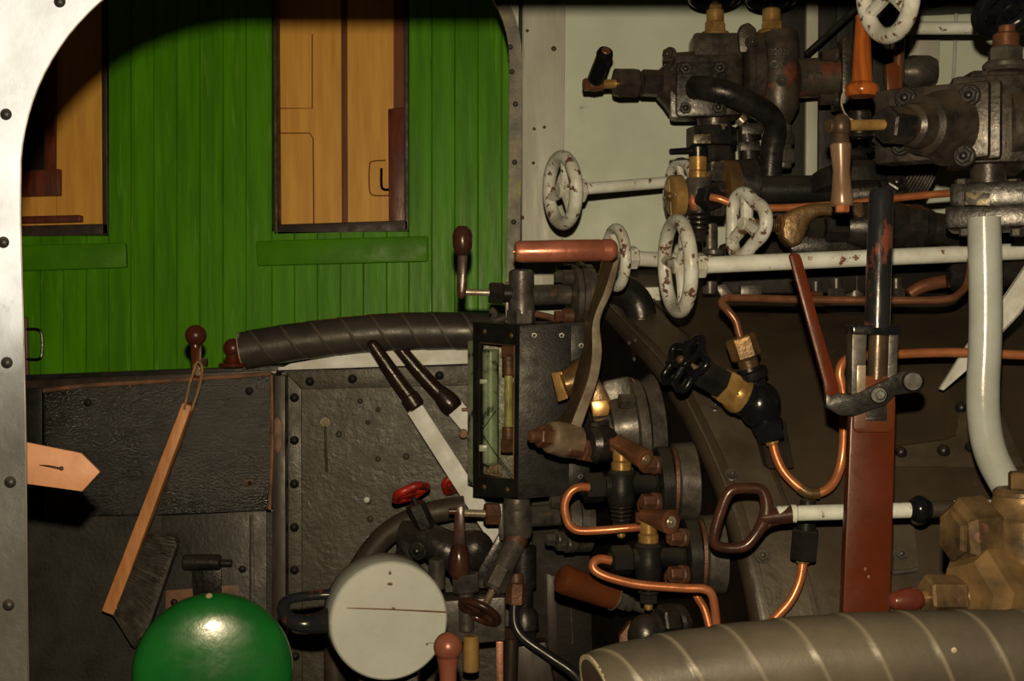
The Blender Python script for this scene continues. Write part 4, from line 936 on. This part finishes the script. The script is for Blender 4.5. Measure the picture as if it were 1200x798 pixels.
# ---------------------------------------------------------------- tall reversing lever
VY = 1.88
rl = thing('reversing_lever', 'tall red-brown flat lever with black tube grip and thin side trigger', 'lever', at(1010, 1500, VY))
m = MB(VY); m.lathe((1033, 221), (1028, 384), [(0, 10), (.02, 13), (.05, 14.4), (.95, 15), (1, 15)], 32); part('tube_grip', m, 'black_red', rl)
m = MB(VY); m.prism([(998, 470), (1050, 470), (1042, 760), (1030, 1700), (960, 1700), (986, 760)], d=20, bev=2); part('bar', m, 'redbrown', rl)
m = MB(VY); m.prism([(1002, 440, -4), (1051, 440, -4), (1048, 500, -4), (1043, 507, -4), (1004, 507, -4), (1000, 502, -4)], d=28, bev=3); hd_ = part('bar_head', m, 'orangebrown', rl)
m = MB(VY); m.box((1027, 478, -5), (12, 14, 1), bev=.5); m.box((1027, 491, -6), (12, 2, 1.2), bev=.5); part('slot', m, 'iron_dark', hd_)
m = MB(VY); m.prism([(1000, 381, -12), (1056, 381, -12), (1056, 391, -12), (1051, 393, -12), (1000, 392, -12)], d=40, bev=2); part('collar', m, 'blackgloss', rl)
m = MB(VY); m.prism([(999, 391, -8), (1016, 391, -8), (1014, 462, -8), (998, 462, -8)], d=32, bev=1.5); m.prism([(1042, 391, -8), (1053, 391, -8), (1051, 450, -8), (1040, 450, -8)], d=32, bev=1.5); fk = part('fork', m, 'iron_grey', rl)
m = MB(VY); m.prism([(1005, 428, -9.5), (1015, 428, -9.5), (1014, 460, -9.5), (1004, 460, -9.5)], d=2, bev=.5); part('worn_patch', m, 'steel', fk)
m = MB(VY); m.rod((1029, 391, 6), (1027, 446, 6), 11); part('plunger', m, 'steel_brown', rl)
m = MB(VY); m.prism([(925, 299, -10), (929, 296, -10), (937, 297, -10), (940, 303, -10), (962, 384, -12), (983, 452, -14), (985, 470, -14), (968, 472, -14), (966, 450, -14), (947, 380, -12)], d=9, bev=2.5); tg = part('trigger', m, 'redbrown', rl)
m = MB(VY); m.prism([(968, 460, -16), (975, 464, -16), (984, 460, -16), (1000, 463, -16), (1018, 455, -16), (1036, 446, -16), (1060, 434, -16), (1076, 438, -16), (1079, 450, -16), (1068, 461, -16), (1050, 463, -16), (1038, 475, -16), (1020, 481, -16), (1000, 488, -16), (985, 487, -16), (968, 477, -16)], d=10, bev=2.5); lk_ = part('link', m, 'iron_dark', rl)
m = MB(VY); m.lathe((1070, 447, 8), (1070, 447, -26), [(0, 12), (.5, 12), (.55, 13), (.85, 13), (.9, 11.5), (1, 10)], 28); m.rod((1030, 463, -8), (1030, 463, -20), 10); m.rod((1032, 463, -18), (1032, 463, -26), 5.5); part('pin', m, 'black', lk_)
for x, y in ((1014, 667), (1018, 676)):
    m = MB(VY); m.ball((x, y, -.2), 1, (1.6, 2.6, .6), seg=8, rings=5); part('paint_nick', m, 'worn_edge', rl)

# ---------------------------------------------------------------- pale pipe and flat stay
BY = 2.02
m = MB(BY); m.tube([(1153, 255), (1154, 300), (1155, 360), (1154, 410), (1152, 450), (1153, 490), (1160, 528), (1175, 560), (1196, 590), (1230, 625), (1290, 680), (1310, 800), (1310, 1630)], 19, seg=28); solo('steam_pipe', m, 'white_clean', 'thick glossy pale grey pipe coming down from the flanged valve at right', 'pipe')
m = MB(2.12); m.prism([(1420, -10, 0), (1448, 0, 0), (1260, 276, 0), (1196, 368, 40), (1140, 428, 110), (1106, 458, 170), (1101, 456, 170), (1134, 404, 110), (1180, 345, 50)], d=8, bev=1.5); solo('flat_stay', m, 'white_bar', 'pale flat steel stay running diagonally behind the thick grey pipe', 'stay')

# ---------------------------------------------------------------- big brass valve, lower right
QY = 1.62
bv = thing('brass_valve', 'large tarnished brass valve with big hexagon nuts at the lower right', 'valve', at(1170, 760, QY))
m = MB(QY); m.rod((1206, 600), (1206, 700), 50, seg=40); m.lathe((1200, 580), (1200, 604), [(0, 34), (.3, 36), (.6, 38), (1, 44)], 36); part('body', m, 'brass_old', bv)
m = MB(QY); m.lathe((1200, 572), (1200, 584), [(0, 31), (.3, 35), (.7, 35), (1, 32)], 36); m.hexn((1203, 553), (1203, 574), 22, rot=.2); part('top_cap', m, 'brass_old', bv)
m = MB(QY); m.hexn((1113, 628, -6), (1122, 628, -4), 30, rot=.5); m.hexn((1119, 627, -4), (1162, 622, 8), 43, rot=.5, ch=.2); part('side_nut', m, 'brass_old', bv)
m = MB(QY); m.hexn((1132, 704, -36), (1250, 700, 20), 62, rot=.75, ch=.25); part('main_nut', m, 'brass_old', bv)
m = MB(QY); m.hexn((1084, 699, -30), (1126, 699, -22), 25, rot=.3); m.lathe((1124, 699, -22), (1150, 699, -16), [(0, 20), (.2, 23), (.8, 23), (1, 28)]); m.rod((1074, 700, -34), (1088, 700, -30), 8.5); part('gland_nut', m, 'brass_old', bv)
m = MB(QY); m.lathe((1042, 705, -42), (1080, 701, -32), [(0, 5), (.08, 9), (.12, 10), (.5, 13.5), (.75, 14), (.95, 10), (1, 8)], 28); part('spindle_end', m, 'oxide', bv)
m = MB(QY); m.rod((1206, 690), (1206, 1910), 44, seg=36); part('tail_pipe', m, 'brass_old', bv)

# ---------------------------------------------------------------- handwheels with pale rods
def rodwheel(name, label, Y, c, axis, R, r, rod_to, rr, nut, spokes=3, rot=.4, hub=9, k=0, lobes=0, mt='white_wheel', dish=3):
    t = thing(name, label, 'handwheel', at(c[0], c[1] + R, Y), 'pale handwheels on rods')
    m = MB(Y); m.wheel(c, axis, R, r, spokes=spokes, hub=hub, hubl=18, rot=rot, sr=r * .8, dish=dish, k=k, lobes=lobes); part('wheel', m, mt, t)
    if rod_to:
        m = MB(Y); w = m.v(axis); C = m.p(c); m.hexn(C + w * 12 * m.u, C + w * (12 + nut[0]) * m.u, nut[1], rot=.3); part('nut', m, mt, t)
        m = MB(Y); m.rod(C + w * 6 * m.u, m.p(rod_to), rr); part('rod', m, 'white', t)
    return t
rodwheel('handwheel', 'pale chipped handwheel on short rod beside the grey board, farthest left', 2.55, (659, 223, 0), (.9, -.06, .36), 39, 8, (815, 211, 80), 7, (16, 15), rot=.9)
rodwheel('handwheel', 'pale handwheel with brown inner rim on long rod in the middle', 2.3, (794, 312, 0), (.96, -.04, .17), 53, 8.5, (1620, 276, 60), 10, (22, 15), rot=1.25)
rodwheel('handwheel', 'cleaner pale handwheel partly behind the copper grip of the cranked handle', 2.48, (722, 302, 0), (.95, -.03, .25), 34, 6.5, (800, 306, 40), 9, (14, 14), rot=.2)
rodwheel('handwheel', 'small chipped handwheel peeping out behind the slotted brass disc', 2.66, (797, 226, 0), (.9, -.03, .3), 36, 5.5, (850, 222, 40), 6, (10, 10), rot=.5)
rodwheel('handwheel', 'cream handwheel cut by the top edge above the orange wooden handle', 2.05, (1040, -9, 0), (.86, -.12, .26), 50, 10, (1120, -26, 60), 9, (16, 15), rot=.7)

# ---------------------------------------------------------------- steam valve, upper middle (one casting with two bonnets)
XY = 2.6
sv = thing('steam_valve', 'oily black twin-bonnet steam valve casting with black crank handle at upper middle', 'valve', at(860, 210, XY))
m = MB(XY)
m.box((826, 104, 34), (40, 36, 26), bev=5); m.box((838, 82, 44), (29, 40, 26), bev=5)
m.lathe((772, 98, 26), (800, 100, 34), [(0, 18), (.3, 26), (.6, 36), (1, 38)], 8, rot=.39)
m.lathe((836, 136, 30), (838, 160, 30), [(0, 20), (1, 18)])
body = part('body', m, 'iron', sv)
m = MB(XY); m.prism([(793, 73, -4), (850, 71, -4), (852, 76, -4), (852, 130, -4), (848, 136, -4), (796, 137, -4), (792, 132, -4)], d=9, bev=2.5); m.prism([(784, 74, 8), (846, 72, 8), (848, 137, 8), (786, 138, 8)], d=6, bev=2); cp_ = part('cover_plate', m, 'iron_dark', sv)
for x, y in ((803, 81), (843, 80), (803, 127), (841, 126)):
    m = MB(XY); m.bolt((x, y, -4), (0, 0, -1), 7.4, 5, rot=.2, washer=False); part('bolt', m, 'iron_dark', cp_)
m = MB(XY); m.tube([(814, 103, -4), (830, 104, -22), (852, 109, -28), (880, 122, -20), (900, 134, -6), (908, 152, 8), (904, 178, 18), (902, 205, 24)], 14, seg=22); part('bypass_pipe', m, 'iron_dark', sv)
m = MB(XY); m.prism([(778, 62, 24), (838, 58, 24), (838, 70, 14), (777, 72, 14)], d=16, bev=2); m.bolt((785, 64, 22), (-.6, 0, -.8), 7, 8); m.bolt((836, 60, 40), (0, 0, -1), 6, 8); part('top_flange', m, 'iron', sv)
m = MB(XY); m.hexn((721, 97, 8), (747, 97, 16), 18.5, rot=.25); m.rod((746, 97, 16), (752, 97, 18), 12); m.hexn((751, 97, 18), (775, 98, 26), 16, rot=.3, n=8); part('gland_nut', m, 'iron', sv)
m = MB(XY); m.rod((690, 99, 0), (724, 98, 9), 5.2); part('spindle', m, 'brass', sv)
m = MB(XY); m.hexn((684, 99, -2), (692, 99, 0), 8); m.lathe((690, 99, 0), (706, 99, 4), [(0, 7.5), (.4, 8.5), (1, 7)]); part('crank_boss', m, 'copper_dull', sv)
m = MB(XY); m.lathe((697, 96, 0), (710, 60, -36), [(0, 8), (.1, 10), (.8, 9), (.9, 10), (1, 8.5)]); ck = part('crank_handle', m, 'blackgloss', sv)
m = MB(XY); m.rod((709.7, 61, -35), (710.6, 58.6, -37.5), 5.5); part('handle_tip', m, 'copper_dull', ck)
m = MB(XY); m.lathe((838, 38, 40), (838, 46, 40), [(0, 16), (.4, 18), (1, 18)]); m.hexn((838, 26, 40), (838, 40, 40), 13, rot=.3); m.rod((838, 11, 40), (838, 27, 40), 10.5); m.hexn((838, 5, 40), (838, 12, 40), 8); part('bonnet', m, 'brass', sv)
m = MB(XY); m.rod((838, -10, 40), (838, 8, 40), 4); part('spindle', m, 'steel', sv)
m = MB(XY); m.wheel((838, -4, 40), (0, 1, -.18), 27, 6, spokes=4, hub=9, hubl=10); part('handwheel', m, 'blackgloss', sv)
m = MB(XY); m.lathe((912, 38, 40), (913, 148, 40), [(0, 22), (.04, 24.5), (.6, 25), (.8, 24), (.92, 17), (1, 10)], 32); b2 = part('second_body', m, 'iron_red', sv)
m = MB(XY); m.bolt((916, 94, 14), (.1, 0, -1), 5.5, 5); part('bolt', m, 'iron_grey', b2)
m = MB(XY); m.lathe((867, 80, 36), (892, 80, 40), [(0, 40), (.1, 46), (.35, 46), (.4, 43), (.9, 43), (1, 38)], 40, sx=.7, sy=1); m.prism([(865, 40, 10), (868, 29, 10), (878, 25, 10), (887, 33, 10), (889, 60, 10), (867, 62, 10)], d=20, bev=4); m.bolt((880, 50, 10), (.2, 0, -1), 6, 6); part('joint_flange', m, 'iron', sv)
m = MB(XY); m.rod((904, 36, 40), (904, 42, 40), 19); m.hexn((904, 25, 40), (904, 38, 40), 13, rot=.1); m.rod((904, 10, 40), (904, 26, 40), 11); part('bonnet', m, 'brass', sv)
m = MB(XY); m.rod((904, -12, 40), (904, 11, 40), 5); m.wheel((904, -2, 40), (0, 1, -.18), 25, 6, spokes=4, hub=10, hubl=12); part('handwheel', m, 'blackgloss', sv)
m = MB(XY); m.lathe((932, 92, 40), (980, 90, 46), [(0, 24), (.5, 23.5), (1, 25)], 32); part('side_barrel', m, 'iron_red', sv)
m = MB(XY); m.box((986, 88, 46), (6, 40, 30), bev=3); m.hexn((962, 66, 24), (978, 65, 26), 7); m.rod((976, 65, 26), (982, 65, 26), 9); m.hexn((960, 117, 24), (978, 117, 26), 7); m.rod((976, 117, 26), (982, 117, 26), 9); part('end_flange', m, 'iron', sv)
letters('32021', XY, 914, 61, 10, 'iron_grey', b2, 'cast_number', (0, 0, -1), d=13.2, wrap=(916, 27))
letters('POS', XY, 907, 76, 13, 'iron_grey', b2, 'cast_letters', (0, 0, -1), d=13.2, wrap=(916, 27))
letters('MAV', XY, 956, 90, 8, 'iron_grey', b2, 'cast_letters', (.05, 0, -1), d=18.4)
m = MB(XY); m.hexn((834, 150, 24), (834, 172, 24), 30, rot=.1, n=8, ch=.05); m.hexn((836, 173, 26), (836, 192, 26), 26, rot=.1, n=8, ch=.05); fl = part('lower_flange', m, 'iron_dark', sv)
m = MB(XY); m.prism([(813, 157, -5), (833, 157, -5), (833, 168, -5), (813, 168, -5)], d=2, bev=.4); part('stamped_plate', m, 'stamp', fl)
m = MB(XY); m.hexn((846, 146, 4), (846, 153, 4), 7); part('bolt', m, 'steel', fl); m = MB(XY); m.rod((866, 138, 4), (872, 144, 4), 7); part('bolt', m, 'steel', fl)
m = MB(XY); m.rod((836, 188, 28), (838, 230, 30), 16); m.rod((875, 150, 34), (878, 195, 34), 12); m.box((880, 152, 30), (12, 7, 8), bev=2); m.box((878, 172, 30), (12, 6, 8), bev=2); part('leg_pipe', m, 'iron_dark', sv)
m = MB(XY); m.rod((917, 146, 38), (917, 198, 38), 11); m.rod((917, 155, 38), (917, 170, 38), 14); m.hexn((917, 175, 38), (917, 192, 38), 15); m.hexn((920, 145, 34), (920, 154, 34), 5); part('leg_pipe', m, 'iron_grey', sv)

# ---------------------------------------------------------------- lubricator cock with slotted brass disc
OY = 2.42
oc = thing('oil_cock', 'small oily cock with slotted brass disc, brass barrel and black lever', 'cock', at(820, 290, OY))
m = MB(OY); m.lathe((785, 230, -3), (800, 229, 0), [(0, 22.5), (.08, 24.5), (.9, 24.5), (1, 22)], 40); ds = part('slotted_disc', m, 'brass', oc)
m = MB(OY); C = m.p((785, 230, -3)); w = (m.p((800, 229, 0)) - C).normalized(); e1, e2 = m.frame(w)
for e in (e1, e2):
    f = w.cross(e)
    for s_ in (-1, 1):
        A = C + e * s_ * 13 * m.u
        P = [A + e * 9.5 * m.u + f * 1.6 * m.u, A + e * 9.5 * m.u - f * 1.6 * m.u, A - e * 6 * m.u - f * 1.6 * m.u, A - e * 6 * m.u + f * 1.6 * m.u]
        m.prism([q - w * .8 * m.u for q in P], vec=w * 3 * m.u)
part('slot', m, 'canvas', ds)
m = MB(OY); m.dome((784, 230, -4), (-.95, 0, -.2), 5); part('centre_boss', m, 'bronze', ds)
m = MB(OY); m.lathe((818, 209, 2), (819, 248, 2), [(0, 14), (.1, 16), (.5, 17), (.9, 15), (1, 13)]); m.rod((798, 230, 0), (808, 230, 2), 14); part('body', m, 'iron_grey', oc)
m = MB(OY); m.rod((818, 200, 2), (818, 211, 2), 11.4); m.rod((818, 183, 2), (818, 201, 2), 10.5); part('barrel', m, 'brass', oc)
m = MB(OY); m.lathe((818, 171, 2), (818, 184, 2), [(0, 10), (.2, 12), (1, 11)]); m.tube([(822, 177, 0), (805, 177, -4), (785, 178, -8)], [6, 4.2, 3.6], seg=12); part('lever', m, 'blackgloss', oc)
m = MB(OY)
for k in range(4): m.rod((819, 247 + k * 6, 2), (819, 252 + k * 6, 2), 14 - k * .9, seg=20)
m.hexn((819, 270, 2), (819, 284, 2), 9); part('spring_cap', m, 'iron_dark', oc)
m = MB(OY); m.hexn((824, 233, -4), (838, 231, -22), 16, rot=.3); part('union_nut', m, 'black', oc)
m = MB(OY); m.rod((815, 236, 2), (822, 234, -4), 16); part('washer', m, 'copper', oc)
m = MB(OY); m.lathe((846, 217, 10), (862, 216, 13), [(0, 26), (.1, 29), (1, 29)], 40); part('flange_ring', m, 'bronze', oc)
m = MB(OY); m.lathe((862, 216, 13), (884, 216, 17), [(0, 29), (.9, 31), (1, 26)], 40); m.rod((838, 226, 6), (850, 222, 12), 12); part('flange', m, 'iron_dark', oc)
for c in ((846, 196, -2), (840, 206, -10), (843, 247, -4)):
    m = MB(OY); m.hexn((c[0] - 8, c[1], c[2] - 4), (c[0] + 4, c[1], c[2] + 3), 7); part('bolt', m, 'iron_grey', oc)
m = MB(OY - .03); m.tube([(833, 231, -10), (843, 233, -14), (860, 239, -14), (885, 243, -10), (930, 243, -6), (1000, 238, -2), (1060, 231, 0), (1118, 226, 0), (1160, 224, 6)], 4.5, seg=16); solo('copper_pipe', m, 'copper', 'straight copper pipe running right from the oil cock with the slotted disc', 'pipe')

# dark wrapped pipe leading to the ribbed dome
wp = thing('wrapped_pipe', 'dark horizontal pipe running from bronze flange to a domed flanged housing', 'pipe', at(950, 250, 2.5))
m = MB(2.5); m.rod((880, 223, 0), (976, 222, 0), 17, ch=1); m.rod((972, 222), (980, 222), 19); part('pipe', m, 'black', wp)
m = MB(2.5); m.lathe((1000, 236, 10), (994, 176, 30), [(0, 62), (.25, 64), (.3, 54), (.45, 50), (.6, 34), (.75, 22), (1, 20)], 44); m.rod((985, 230, 0), (1030, 226, -6), 24); dm = part('dome', m, 'iron_dark', wp)
m = MB(2.5); m.bolt((1048, 217, -40), (.2, -.5, -.8), 13, 9); part('bolt', m, 'iron_dark', dm)
m = MB(2.5); m.rod((1007, 130, 24), (1007, 180, 24), 14); m.rod((1007, 158, 24), (1007, 164, 24), 18); m.rod((1007, 172, 24), (1007, 178, 24), 20); part('riser', m, 'iron_dark', wp)
m = MB(2.5)
for k in range(15):
    x_ = 1040 + k * 3.2; y_ = 190 + k * 1.5; q_ = 26 + 9 * math.sin(k / 14 * 2.6)
    m.lathe((x_, y_, 14), (x_ + 1.6, y_ + .75, 14), [(0, q_), (1, q_)], 36)
m.rod((1034, 187, 14), (1088, 212, 14), 21); part('ribbed_barrel', m, 'iron_grey', wp)

# ---------------------------------------------------------------- injector with yoke and handwheel
IY2 = 2.34
ij = thing('injector', 'oily injector with bronze yoke, screwed spindle and cream chipped wheel', 'injector', at(1000, 300, IY2))
m = MB(IY2); m.wheel((875, 262, -6), (.88, .02, .4), 34, 8, spokes=3, hub=8, hubl=16, rot=.5, sr=7.5, k=.16, lobes=3); part('handwheel', m, 'white_wheel', ij)
m = MB(IY2); m.rod((874, 262, 0), (925, 266, 12), 7)
for k in range(9): m.rod((900 + k * 2.6, 264, 5), (901.5 + k * 2.6, 264, 5), 8.4, ch=.3, seg=16)
part('screw', m, 'brass_old', ij)
m = MB(IY2); m.prism([(915, 264, -8), (919, 252, -8), (932, 243, -8), (952, 238, -8), (1012, 236, -8), (1016, 252, -8), (1014, 262, -8), (1000, 252, -8), (962, 252, -8), (950, 259, -8), (944, 274, -8), (940, 285, -8), (928, 290, -8), (917, 280, -8)], d=30, bev=5, seg=3); m.rod((912, 264, 4), (930, 265, 8), 13); part('yoke', m, 'bronze', ij)
m = MB(IY2); m.rod((928, 266, 10), (966, 268, 14), 9); m.hexn((944, 267, 10), (964, 268, 12), 14); m.hexn((966, 268, 12), (996, 268, 14), 17, rot=.3); m.lathe((990, 266, 14), (1064, 264, 20), [(0, 20), (.3, 29), (.8, 28), (1, 24)], 32); m.prism([(924, 278, 10), (1012, 276, 10), (1012, 296, 10), (928, 296, 10)], d=20, bev=4); part('body', m, 'iron_dark', ij)
m = MB(IY2); m.hexn((1058, 264, 16), (1084, 266, 16), 27, rot=.3); m.lathe((1082, 266, 16), (1092, 267, 16), [(0, 24), (1, 20)]); m.tube([(1086, 266, 16), (1108, 270, 16), (1130, 276, 22), (1150, 290, 30)], 19, seg=20); part('outlet', m, 'iron_dark', ij)

# studs and small fittings on the boiler top
for (x, y, r, h, n, lb) in ((956, 337, 8, 22, 'rust', 'small rusty hexagon stud on the boiler top, leftmost of the row'), (980, 334, 9, 24, 'iron_grey', 'threaded stud with nut on the boiler top left of the grey sleeve'), (1050, 334, 10, 24, 'iron_grey', 'square-headed stud on the boiler top right of the tall lever grip')):
    t = thing('stud', lb, 'stud', at(x, 348, 2.66)); m = MB(2.66); m.hexn((x, y + 4), (x, 350), r * 1.2, rot=.3); part('nut', m, n, t)
    m = MB(2.66); m.rod((x, y - h * .35), (x, y + 8), r * .8)
    for k in range(4): m.rod((x, y - h * .3 + k * 2.5), (x, y - h * .3 + k * 2.5 + 1.2), r * .86, ch=.2, seg=14)
    part('thread', m, 'iron_grey', t)
m = MB(2.68); m.rod((1001, 318), (1001, 352), 12); m.rod((1000, 355), (1000, 368), 36); solo('sleeve', m, 'iron_grey', 'plain grey sleeve on round pad behind the tall lever grip', 'sleeve')
m = MB(2.64); m.prism([(838, 335), (850, 332), (862, 348), (846, 350)], d=10, bev=2); solo('saddle_clip', m, 'iron_grey', 'slanted grey pipe clip on boiler top just right of the middle handwheel', 'clip')
m = MB(2.64); m.prism([(868, 334), (893, 334), (893, 349), (868, 349)], d=10, bev=2); solo('saddle_clip', m, 'iron_grey', 'square grey pipe clip on boiler top right of the slanted clip', 'clip')
m = MB(2.5); m.tube([(1065, 345, 10), (1080, 336, 10), (1105, 330, 10), (1130, 328, 8)], [7, 8, 8, 8], seg=14); hb = solo('bent_pipe', m, 'copper_dull', 'short bent brown copper pipe under the long pale rod at right', 'pipe')
m = MB(2.4); m.lathe((1112, 325), (1136, 324), [(0, 12), (.2, 16), (.8, 16), (1, 13)]); m.rod((1130, 324), (1260, 318, 10), 15); solo('pipe_union', m, 'iron_dark', 'dark round pipe union under the long rod beside the thick grey pipe', 'union')
m = MB(2.74); m.prism([(740, 337), (778, 336), (778, 352), (742, 353)], d=20, bev=1.5); solo('rail_end', m, 'white', 'chipped cream rail end under the cleaner handwheel', 'rail')
m = MB(2.62); m.rod((832, 262), (832, 345), 9); m.rod((836, 292), (836, 300), 13); solo('stand_pipe', m, 'iron_grey', 'upright grey pipe between the middle handwheel and the cream chipped wheel', 'pipe')
m = MB(2.66); m.prism([(846, 285), (1190, 272), (1190, 342), (846, 345)], d=30, bev=4); solo('shade_block', m, 'backhead', 'long dark block for the shaded cavity along the boiler top behind the rods', 'shade_block')  # added dark block that gives the shade of the cavity above the boiler

# ---------------------------------------------------------------- big valve, upper right
WYY = 2.05
bvv = thing('flanged_valve', 'large dark flanged steam valve with hanging wooden crank at upper right', 'valve', at(1160, 300, WYY))
n = (-.5, .02, -.86); tx = (.86, 0, -.5); ty = (0, 1, .02)
m = MB(WYY)
m.box((1092, 145, 0), (66, 44, 8), (tx, ty, (.5, 0, .86)), bev=6); m.box((1104, 145, 16), (68, 46, 7), (tx, ty, (.5, 0, .86)), bev=6); cov = part('cover', m, 'iron', bvv)
for x, y, d in ((1061, 115, 6), (1056, 170, 8), (1136, 112, -34), (1130, 183, -34)):
    m = MB(WYY); m.bolt((x, y, d), n, 10, 7); part('bolt', m, 'iron_dark', cov)
m = MB(WYY); m.lathe((1108, 148, -2), (1040, 146, -64), [(0, 46), (.06, 44), (.22, 37), (.42, 34), (.45, 27), (.62, 24), (.66, 19), (.74, 19), (.75, 22), (1, 20)], 32); part('bonnet', m, 'iron', bvv)
m = MB(WYY); m.hexn((1062, 147, -50), (1036, 146, -70), 21, rot=.3); part('gland_nut', m, 'iron_dark', bvv)
m = MB(WYY); m.box((1158, 145, 40), (46, 52, 40), ((.96, 0, -.2), (0, 1, 0), (.2, 0, .96)), bev=8); m.prism([(1134, 96, 20), (1140, 82, 20), (1240, 80, 20), (1240, 110, 20), (1134, 108, 20)], d=60, bev=4); m.lathe((1170, 150, 40), (1260, 150, 40), [(0, 56), (.2, 58), (.3, 50), (1, 50)], 36); m.rod((1158, 185, 30), (1158, 224, 30), 21); part('body', m, 'iron', bvv)
m = MB(WYY); m.rod((992, 147, -80), (1040, 146, -66), 6.2); part('spindle', m, 'brass', bvv)
m = MB(WYY); m.ball((985, 148, -82), 13, (.9, 1.1, 1)); m.rod((970, 148, -88), (980, 148, -84), 8); m.lathe((985, 156, -82), (985, 170, -82), [(0, 9), (.5, 10), (1, 11)]); ch_ = part('crank_boss', m, 'steel_brown', bvv)
m = MB(WYY); m.lathe((985, 167, -82), (987, 241, -82), [(0, 10), (.04, 11.8), (.1, 11.5), (.45, 9.4), (.75, 11), (.95, 12.6), (1, 11.5)], 28); part('crank_grip', m, 'turned_wood', bvv)
m = MB(WYY); m.hexn((987, 240, -82), (987, 249, -82), 8); part('end_nut', m, 'copper', bvv)
m = MB(WYY); m.rod((1178, 72, 20), (1178, 84, 20), 26); m.hexn((1178, 56, 20), (1178, 76, 20), 21, rot=.2); part('bonnet_nut', m, 'iron_grey', bvv)
m = MB(WYY); m.rod((1179, 39, 20), (1179, 57, 20), 15.5); m.rod((1180, 30, 20), (1180, 40, 20), 10); part('stem_collar', m, 'copper_dull', bvv)
m = MB(WYY); m.wheel((1181, 8, 10), (.25, .8, -.55), 36, 9, spokes=4, hub=12, hubl=20); part('handwheel', m, 'blackgloss', bvv)
m = MB(WYY); ax2 = ((.92, 0, -.38), (0, 1, 0), (.38, 0, .92)); m.box((1164, 231, 20), (46, 14, 44), ax2, bev=5); m.box((1163, 257, 20), (50, 13, 48), ax2, bev=5); fl2 = part('pipe_flange', m, 'iron_dark', bvv)
m = MB(WYY); m.prism([(1131, 225, -26), (1160, 226, -38), (1160, 241, -38), (1131, 240, -26)], d=3, bev=.4); part('stamped_plate', m, 'stamp', fl2)
for x in (1128, 1188):
    m = MB(WYY); m.hexn((x, 210, 0), (x, 220, 0), 9); part('bolt', m, 'iron_grey', fl2); m = MB(WYY); m.hexn((x + 4, 268, -16), (x + 4, 277, -16), 8); part('bolt', m, 'iron_grey', fl2)
# orange turned handle, its wire, pipes above
oh = thing('turned_handle', 'varnished orange turned wooden handle hanging at the top beside the cream wheel', 'handle', at(1010, 114, 2.12))
m = MB(2.12); m.lathe((1011, 16), (1010, 113), [(0, 6), (.03, 8.5), (.08, 7.5), (.15, 8.8), (.78, 12), (.83, 13), (.86, 18), (.9, 20), (.96, 19.5), (1, 17)], 32); part('grip', m, 'orange_wood', oh)
m = MB(2.12); m.rod((1011, -120), (1011, 18), 3); part('rod', m, 'steel_brown', oh)
m = MB(2.12); m.tube([(994, 100), (987, 112), (987, 126), (994, 138), (999, 140)], 1.1, seg=8); part('wire', m, 'canvas', oh)
m = MB(2.5); m.tube([(1060, -60), (1056, 20), (1052, 100), (1050, 190)], 6, seg=14); solo('thin_pipe', m, 'copper_dull', 'upright copper pipe passing behind the cream wheel at the top', 'pipe')
m = MB(2.48); m.prism([(1038, 75), (1050, 72), (1055, 78), (1054, 110), (1040, 110)], d=14, bev=2); solo('block', m, 'orangebrown', 'small orange-brown block just right of the orange turned handle', 'block')
m = MB(2.6); m.rod((1058, 33), (1260, 33, 10), 7.5); solo('rail', m, 'white', 'chipped cream rail crossing the top right corner behind the valve', 'rail')
m = MB(2.7); m.tube([(944, 64), (975, 36), (1010, 4), (1060, -45)], 3.6, seg=12, res=1); solo('stay_rod', m, 'iron_dark', 'thin dark stay rod slanting up behind the orange handle', 'rod')
m = MB(2.86); m.lathe((1056, 84), (1096, 84), [(0, 14), (.3, 19), (.8, 19), (1, 15)]); solo('pipe_joint', m, 'iron_grey', 'rough grey pipe joint in front of the pale far panel at top right', 'joint')

# ---------------------------------------------------------------- light and camera
la = D.lights.new('flash', 'AREA'); la.shape = 'DISK'; la.size = 0.026; la.energy = FLASH; la.color = (1.0, 0.92, 0.77)
lo = D.objects.new('flash', la); COL.objects.link(lo); lo.location = CAM + UP * 0.118 + RT * 0.0 + FW * 0.02
lo.rotation_euler = (math.radians(90), 0, 0)
w = D.worlds.new('hall'); SC.world = w; w.use_nodes = True
w.node_tree.nodes['Background'].inputs[0].default_value = (1.0, 0.72, 0.42, 1); w.node_tree.nodes['Background'].inputs[1].default_value = AMB
cd = D.cameras.new('camera'); cam = D.objects.new('camera', cd); COL.objects.link(cam)
cd.sensor_fit = 'HORIZONTAL'; cd.sensor_width = 36; cd.lens = F / 1200 * 36; cd.clip_start = 0.05
R = Matrix((RT, UP, -FW)).transposed().to_4x4(); cam.matrix_world = Matrix.Translation(CAM) @ R
SC.camera = cam
SC.view_settings.view_transform = 'Standard'; SC.view_settings.look = 'None'; SC.view_settings.exposure = 0; SC.view_settings.gamma = 1
